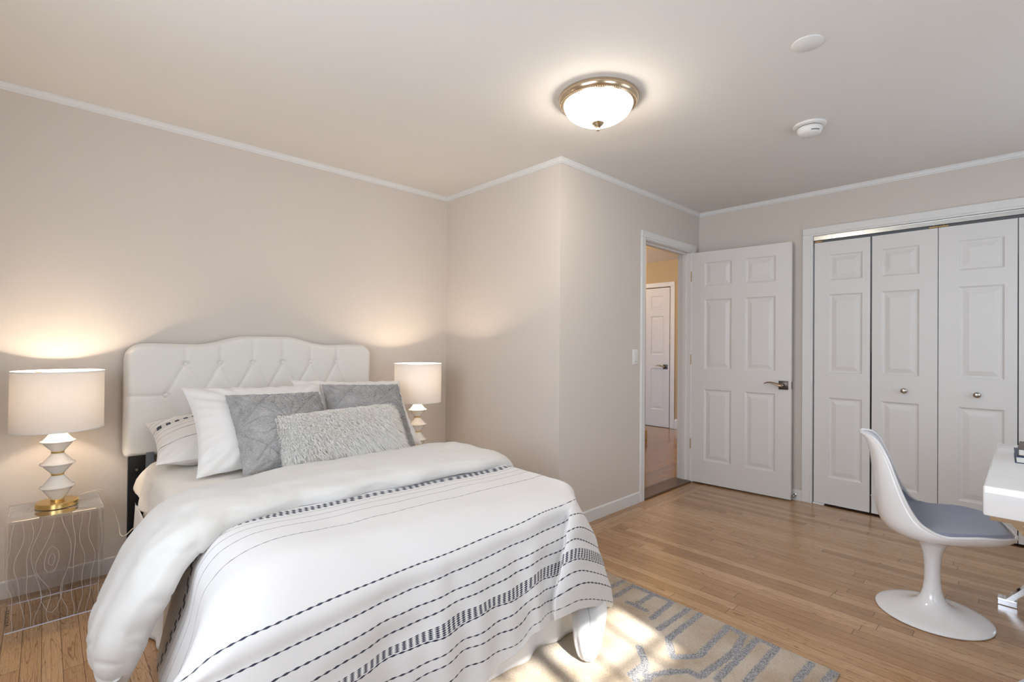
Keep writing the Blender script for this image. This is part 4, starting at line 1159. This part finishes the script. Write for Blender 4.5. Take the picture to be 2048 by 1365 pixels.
# ------------------------------------------------------------------ rug
rx0, rx1, ry0, ry1 = 0.80, 2.155, 0.475, 1.80
nx_, ny_ = 300, 300
gx = np.linspace(rx0, rx1, nx_); gy = np.linspace(ry0, ry1, ny_)
GX, GY = np.meshgrid(gx, gy, indexing='ij')
RUG = [((2.031, 1.415), (2.138, 1.412), 0.014), ((1.973, 1.35), (2.13, 1.348), 0.014), ((2.13, 1.348), (2.141, 1.143), 0.014), ((2.141, 1.143), (1.945, 1.133), 0.014), ((2.136, 1.237), (1.984, 1.242), 0.014), ((1.984, 1.242), (1.982, 1.185), 0.014), ((1.976, 1.28), (1.984, 1.242), 0.014), ((1.898, 1.07), (2.146, 1.06), 0.014), ((2.152, 1.004), (1.865, 1.009), 0.014), ((1.865, 1.009), (1.771, 0.937), 0.014), ((1.771, 0.937), (1.855, 0.872), 0.014), ((1.855, 0.872), (2.139, 0.88), 0.014), ((2.139, 0.88), (2.122, 0.807), 0.014), ((2.122, 0.807), (1.994, 0.79), 0.014), ((1.994, 0.79), (1.743, 0.814), 0.014), ((1.743, 0.814), (1.741, 0.859), 0.014), ((1.741, 0.859), (1.69, 0.9), 0.014), ((1.69, 0.9), (1.618, 0.936), 0.014), ((1.618, 0.936), (1.575, 0.934), 0.014), ((1.776, 0.766), (2.142, 0.76), 0.014), ((2.142, 0.76), (2.14, 0.686), 0.014), ((2.14, 0.686), (1.844, 0.691), 0.014), ((1.979, 0.57), (2.13, 0.563), 0.014), ((2.046, 0.5), (2.144, 0.491), 0.014), ((1.727, 1.058), (1.659, 0.986), 0.014), ((1.659, 0.986), (1.567, 0.992), 0.014), ((1.567, 0.992), (1.548, 0.944), 0.014), ((1.652, 0.993), (1.602, 0.951), 0.014)]
RUG += [((2*1.4775 - a[0], a[1]), (2*1.4775 - b[0], b[1]), w) for a, b, w in RUG]

dmin = np.full(GX.shape, 9.0)
jit = np.array([[noise.noise(Vector((a * 60, b * 60, 0))) for b in gy] for a in gx])
j2 = np.array([[noise.noise(Vector((a * 18, b * 18, 7))) for b in gy] for a in gx])
for (a, b, wd) in RUG:
    dmin = np.minimum(dmin, segdist(GX + 0.003 * j2, GY + 0.003 * j2, a, b) - wd)
mask = np.clip(0.5 - (dmin + 0.0025 * jit) / 0.003, 0, 1)
ZR = 0.010 + 0.0012 * jit - 0.0010 * mask
edge_ = np.minimum.reduce([GX - rx0, rx1 - GX, GY - ry0, ry1 - GY])
ZR -= 0.006 * (edge_ < 0.002)
PR = np.stack([GX - 0.030 * (GY - 1.5) * -1 * 0 + 0.031 * (GY - 1.5), GY, ZR], -1)
PR = np.concatenate([PR[:1] * [1, 1, 0] + [0, 0, 0.001], PR, PR[-1:] * [1, 1, 0] + [0, 0, 0.001]], 0)
PR = np.concatenate([PR[:, :1] * [1, 1, 0] + [0, 0, 0.001], PR, PR[:, -1:] * [1, 1, 0] + [0, 0, 0.001]], 1)
mk = np.pad(mask, 1, mode='edge')
m = principled('rug_wool', (0.5, 0.4, 0.3), 0.95, **{'Sheen Weight': 0.3})
at = N(m, 'ShaderNodeAttribute', attribute_name='pattern')
tc = N(m, 'ShaderNodeTexCoord')
n1 = N(m, 'ShaderNodeTexNoise'); n1.inputs['Scale'].default_value = 5; n1.inputs['Detail'].default_value = 3
n2 = N(m, 'ShaderNodeTexNoise'); n2.inputs['Scale'].default_value = 260; n2.inputs['Detail'].default_value = 2
L(m, tc.outputs['Object'], n1.inputs['Vector']); L(m, tc.outputs['Object'], n2.inputs['Vector'])
c1 = N(m, 'ShaderNodeValToRGB'); c1.color_ramp.elements[0].position = .35; c1.color_ramp.elements[0].color = (0.37, 0.27, 0.17, 1); c1.color_ramp.elements[1].position = .65; c1.color_ramp.elements[1].color = (0.50, 0.42, 0.33, 1)
c2 = N(m, 'ShaderNodeValToRGB'); c2.color_ramp.elements[0].position = .38; c2.color_ramp.elements[0].color = (0.10, 0.095, 0.10, 1); c2.color_ramp.elements[1].position = .62; c2.color_ramp.elements[1].color = (0.34, 0.33, 0.34, 1)
L(m, n1.outputs[0], c1.inputs[0]); L(m, n2.outputs[0], c2.inputs[0])
mx = N(m, 'ShaderNodeMix', data_type='RGBA'); L(m, at.outputs['Fac'], mx.inputs[0]); L(m, c1.outputs[0], mx.inputs[6]); L(m, c2.outputs[0], mx.inputs[7])
m3 = N(m, 'ShaderNodeMix', data_type='RGBA', blend_type='OVERLAY'); m3.inputs[0].default_value = 0.45; L(m, mx.outputs[2], m3.inputs[6]); L(m, n2.outputs[0], m3.inputs[7])
L(m, m3.outputs[2], m.node_tree.nodes['Principled BSDF'].inputs['Base Color'])
bumped(m, n2.outputs[0], 0.9, 0.004)
rug = grid_mesh('rug', PR, m)
at_ = rug.data.attributes.new('pattern', 'FLOAT', 'POINT'); at_.data.foreach_set('value', mk.ravel().astype(np.float32))
tag(rug, 'beige wool rug with grey geometric lines under the foot of the bed', 'rug')

# ------------------------------------------------------------------ tulip chair
ch = empty('tulip_chair', (2.915, 0.30, 0), math.radians(11), label='white moulded pedestal chair with blue grey seat pad, pulled up to the desk', cat='chair')
ped = [(0.200, 0.0), (0.206, 0.003), (0.2065, 0.007), (0.200, 0.0115), (0.175, 0.0165), (0.140, 0.0225), (0.105, 0.031), (0.076, 0.043), (0.055, 0.060), (0.042, 0.082), (0.034, 0.112), (0.0295, 0.15), (0.0285, 0.19), (0.030, 0.235), (0.035, 0.275), (0.046, 0.310), (0.062, 0.334), (0.078, 0.348), (0.080, 0.352)]
MB().lathe(ped, n=96).build('pedestal', M['tulip'], ch, smooth=True)
MB().lathe([(0.070, 0.349), (0.0845, 0.350), (0.0845, 0.356), (0.070, 0.357)], (0, 0.0, 0), 64).build('swivel_plate', M['chrome'], ch, smooth=True)
# shell: centre line (y,z) from the seat front to the top of the back, half width and rim lift at each station
#@@CHAIR
SRt = np.array([  # spine y, z, rim y, z, half width
    [-.288, .420, -.288, .421, .045], [-.272, .407, -.268, .428, .120], [-.215, .385, -.218, .437, .190], [-.130, .368, -.155, .440, .230],
    [-.050, .360, -.098, .432, .245], [.030, .360, -.048, .425, .248], [.100, .367, -.005, .434, .243], [.145, .389, .036, .460, .232],
    [.170, .430, .064, .500, .218], [.182, .490, .090, .556, .202], [.188, .560, .114, .622, .186], [.193, .635, .138, .690, .168],
    [.201, .710, .165, .750, .145], [.219, .768, .195, .785, .105], [.240, .793, .233, .797, .050]])
SRt[:, [0, 2]] += 0.026
SR = catmull(SRt, 6)
nsn = len(SR); nc = 41
tg_ = np.gradient(SR[:, :2], axis=0); tg_ /= np.linalg.norm(tg_, axis=1)[:, None]
nrmC = np.stack([-tg_[:, 1], tg_[:, 0]], 1)
SHL = np.zeros((nc, nsn, 3))
def shell_pt(k, jf, up=0.0, wk=1.0):
    j0 = int(min(jf, nsn - 2)); f_ = jf - j0
    c = SR[j0] * (1 - f_) + SR[j0 + 1] * f_; nn_ = nrmC[j0] * (1 - f_) + nrmC[j0 + 1] * f_
    kk = k * wk; b_ = abs(kk) ** 2.3
    return (c[4] * math.sin(kk * PI / 2 * 0.97) / math.sin(PI / 2 * 0.97), c[0] + (c[2] - c[0]) * b_ + nn_[0] * up, c[1] + (c[3] - c[1]) * b_ + nn_[1] * up)
for i in range(nc):
    for j in range(nsn):
        SHL[i, j] = shell_pt(-1 + 2 * i / (nc - 1), j)
shell = grid_mesh('seat_shell', SHL, M['tulip'], ch)
md = shell.modifiers.new('solid', 'SOLIDIFY'); md.thickness = 0.009; md.offset = 0
# rim bead
rim_pts = [tuple(SHL[0, j]) for j in range(nsn)] + [tuple(SHL[i, -1]) for i in range(1, nc)] + [tuple(SHL[-1, j]) for j in range(nsn - 2, -1, -1)] + [tuple(SHL[i, 0]) for i in range(nc - 2, 0, -1)]
MB().tube(rim_pts + rim_pts[:1], 0.0065, 8).build('shell_rim', M['tulip'], ch, smooth=True)
# seat cushion
cu_n = 40
CU = np.zeros((2 * cu_n, cu_n, 3))
js = np.linspace(2.5, 50, cu_n)
for b in range(cu_n):
    v_ = -1 + 2 * b / (cu_n - 1)
    for a in range(cu_n):
        u_ = -1 + 2 * a / (cu_n - 1)
        pr_ = max(0, (1 - abs(u_) ** 4) * (1 - abs(v_) ** 4)) ** 0.4
        CU[a, b] = shell_pt(u_, js[b], 0.006 + 0.040 * pr_ + 0.022 * (1 - abs(u_) ** 2) * pr_, 0.955)
        CU[2 * cu_n - 1 - a, b] = shell_pt(u_, js[b], 0.006, 0.955)
grid_mesh('seat_cushion', CU, M['cushion_wool'], ch, closed_u=True)

# ------------------------------------------------------------------ desk and books
dk = empty('desk', (2.775, -0.20, 0), label='glossy white lacquer desk on crossed chrome legs at the right edge', cat='desk')
MB().box(-0.525, 0.525, -0.305, 0.305, 0.650, 0.749, 0.006).build('desk_top', M['lacquer'], dk, smooth=True)
for x in (-0.455, 0.485):
    MB().box(x - 0.035, x + 0.035, -0.29, 0.29, 0.630, 0.650).build('leg_mount', M['chrome'], dk)
def bar(mb, p, q, w, t):
    p, q = Vector(p), Vector(q); d = (q - p).normalized(); s = Vector((1, 0, 0)); n_ = d.cross(s).normalized()
    v = []
    for e in (p, q):
        for a, b in ((-1, -1), (1, -1), (1, 1), (-1, 1)):
            v.append(tuple(e + s * w * a + n_ * t * b))
    return mb.add(v, [(0, 1, 2, 3), (7, 6, 5, 4), (0, 4, 5, 1), (1, 5, 6, 2), (2, 6, 7, 3), (3, 7, 4, 0)])
for x in (-0.44, 0.512):
    lgm = MB()
    bar(lgm, (x, 0.27, 0.020), (x, -0.24, 0.640), 0.025, 0.010)
    bar(lgm, (x, -0.27, 0.020), (x, 0.24, 0.640), 0.025, 0.010)
    lgm.box(x - 0.028, x + 0.028, 0.235, 0.303, 0.0, 0.030, 0.003).box(x - 0.028, x + 0.028, -0.303, -0.235, 0.0, 0.030, 0.003)
    lgm.box(x - 0.025, x + 0.025, 0.19, 0.27, 0.632, 0.65).box(x - 0.025, x + 0.025, -0.27, -0.19, 0.632, 0.65)
    lgm.build('leg', M['chrome'], dk)
def book(loc, w, d, h, cover, rz, lab):
    e = empty('book', loc, rz, lab, 'book')
    c = MB().box(-w / 2, w / 2, -d / 2, d / 2, 0, 0.003).box(-w / 2, w / 2, -d / 2, d / 2, h - 0.003, h).box(-w / 2, w / 2, -d / 2, -d / 2 + 0.003, 0.003, h - 0.003)
    c.build('cover', cover, e)
    MB().box(-w / 2 + 0.005, w / 2 - 0.005, -d / 2 + 0.003, d / 2 - 0.005, 0.003, h - 0.003).build('pages', M['paper'], e)
    return e
book((2.91, -0.078, 0.749), 0.245, 0.24, 0.026, M['navy'], 0.03, 'lower navy book of the pair stacked on the white desk')
book((2.915, -0.082, 0.7755), 0.235, 0.225, 0.028, M['brown_cover'], -0.02, 'upper dark covered book of the pair stacked on the white desk')
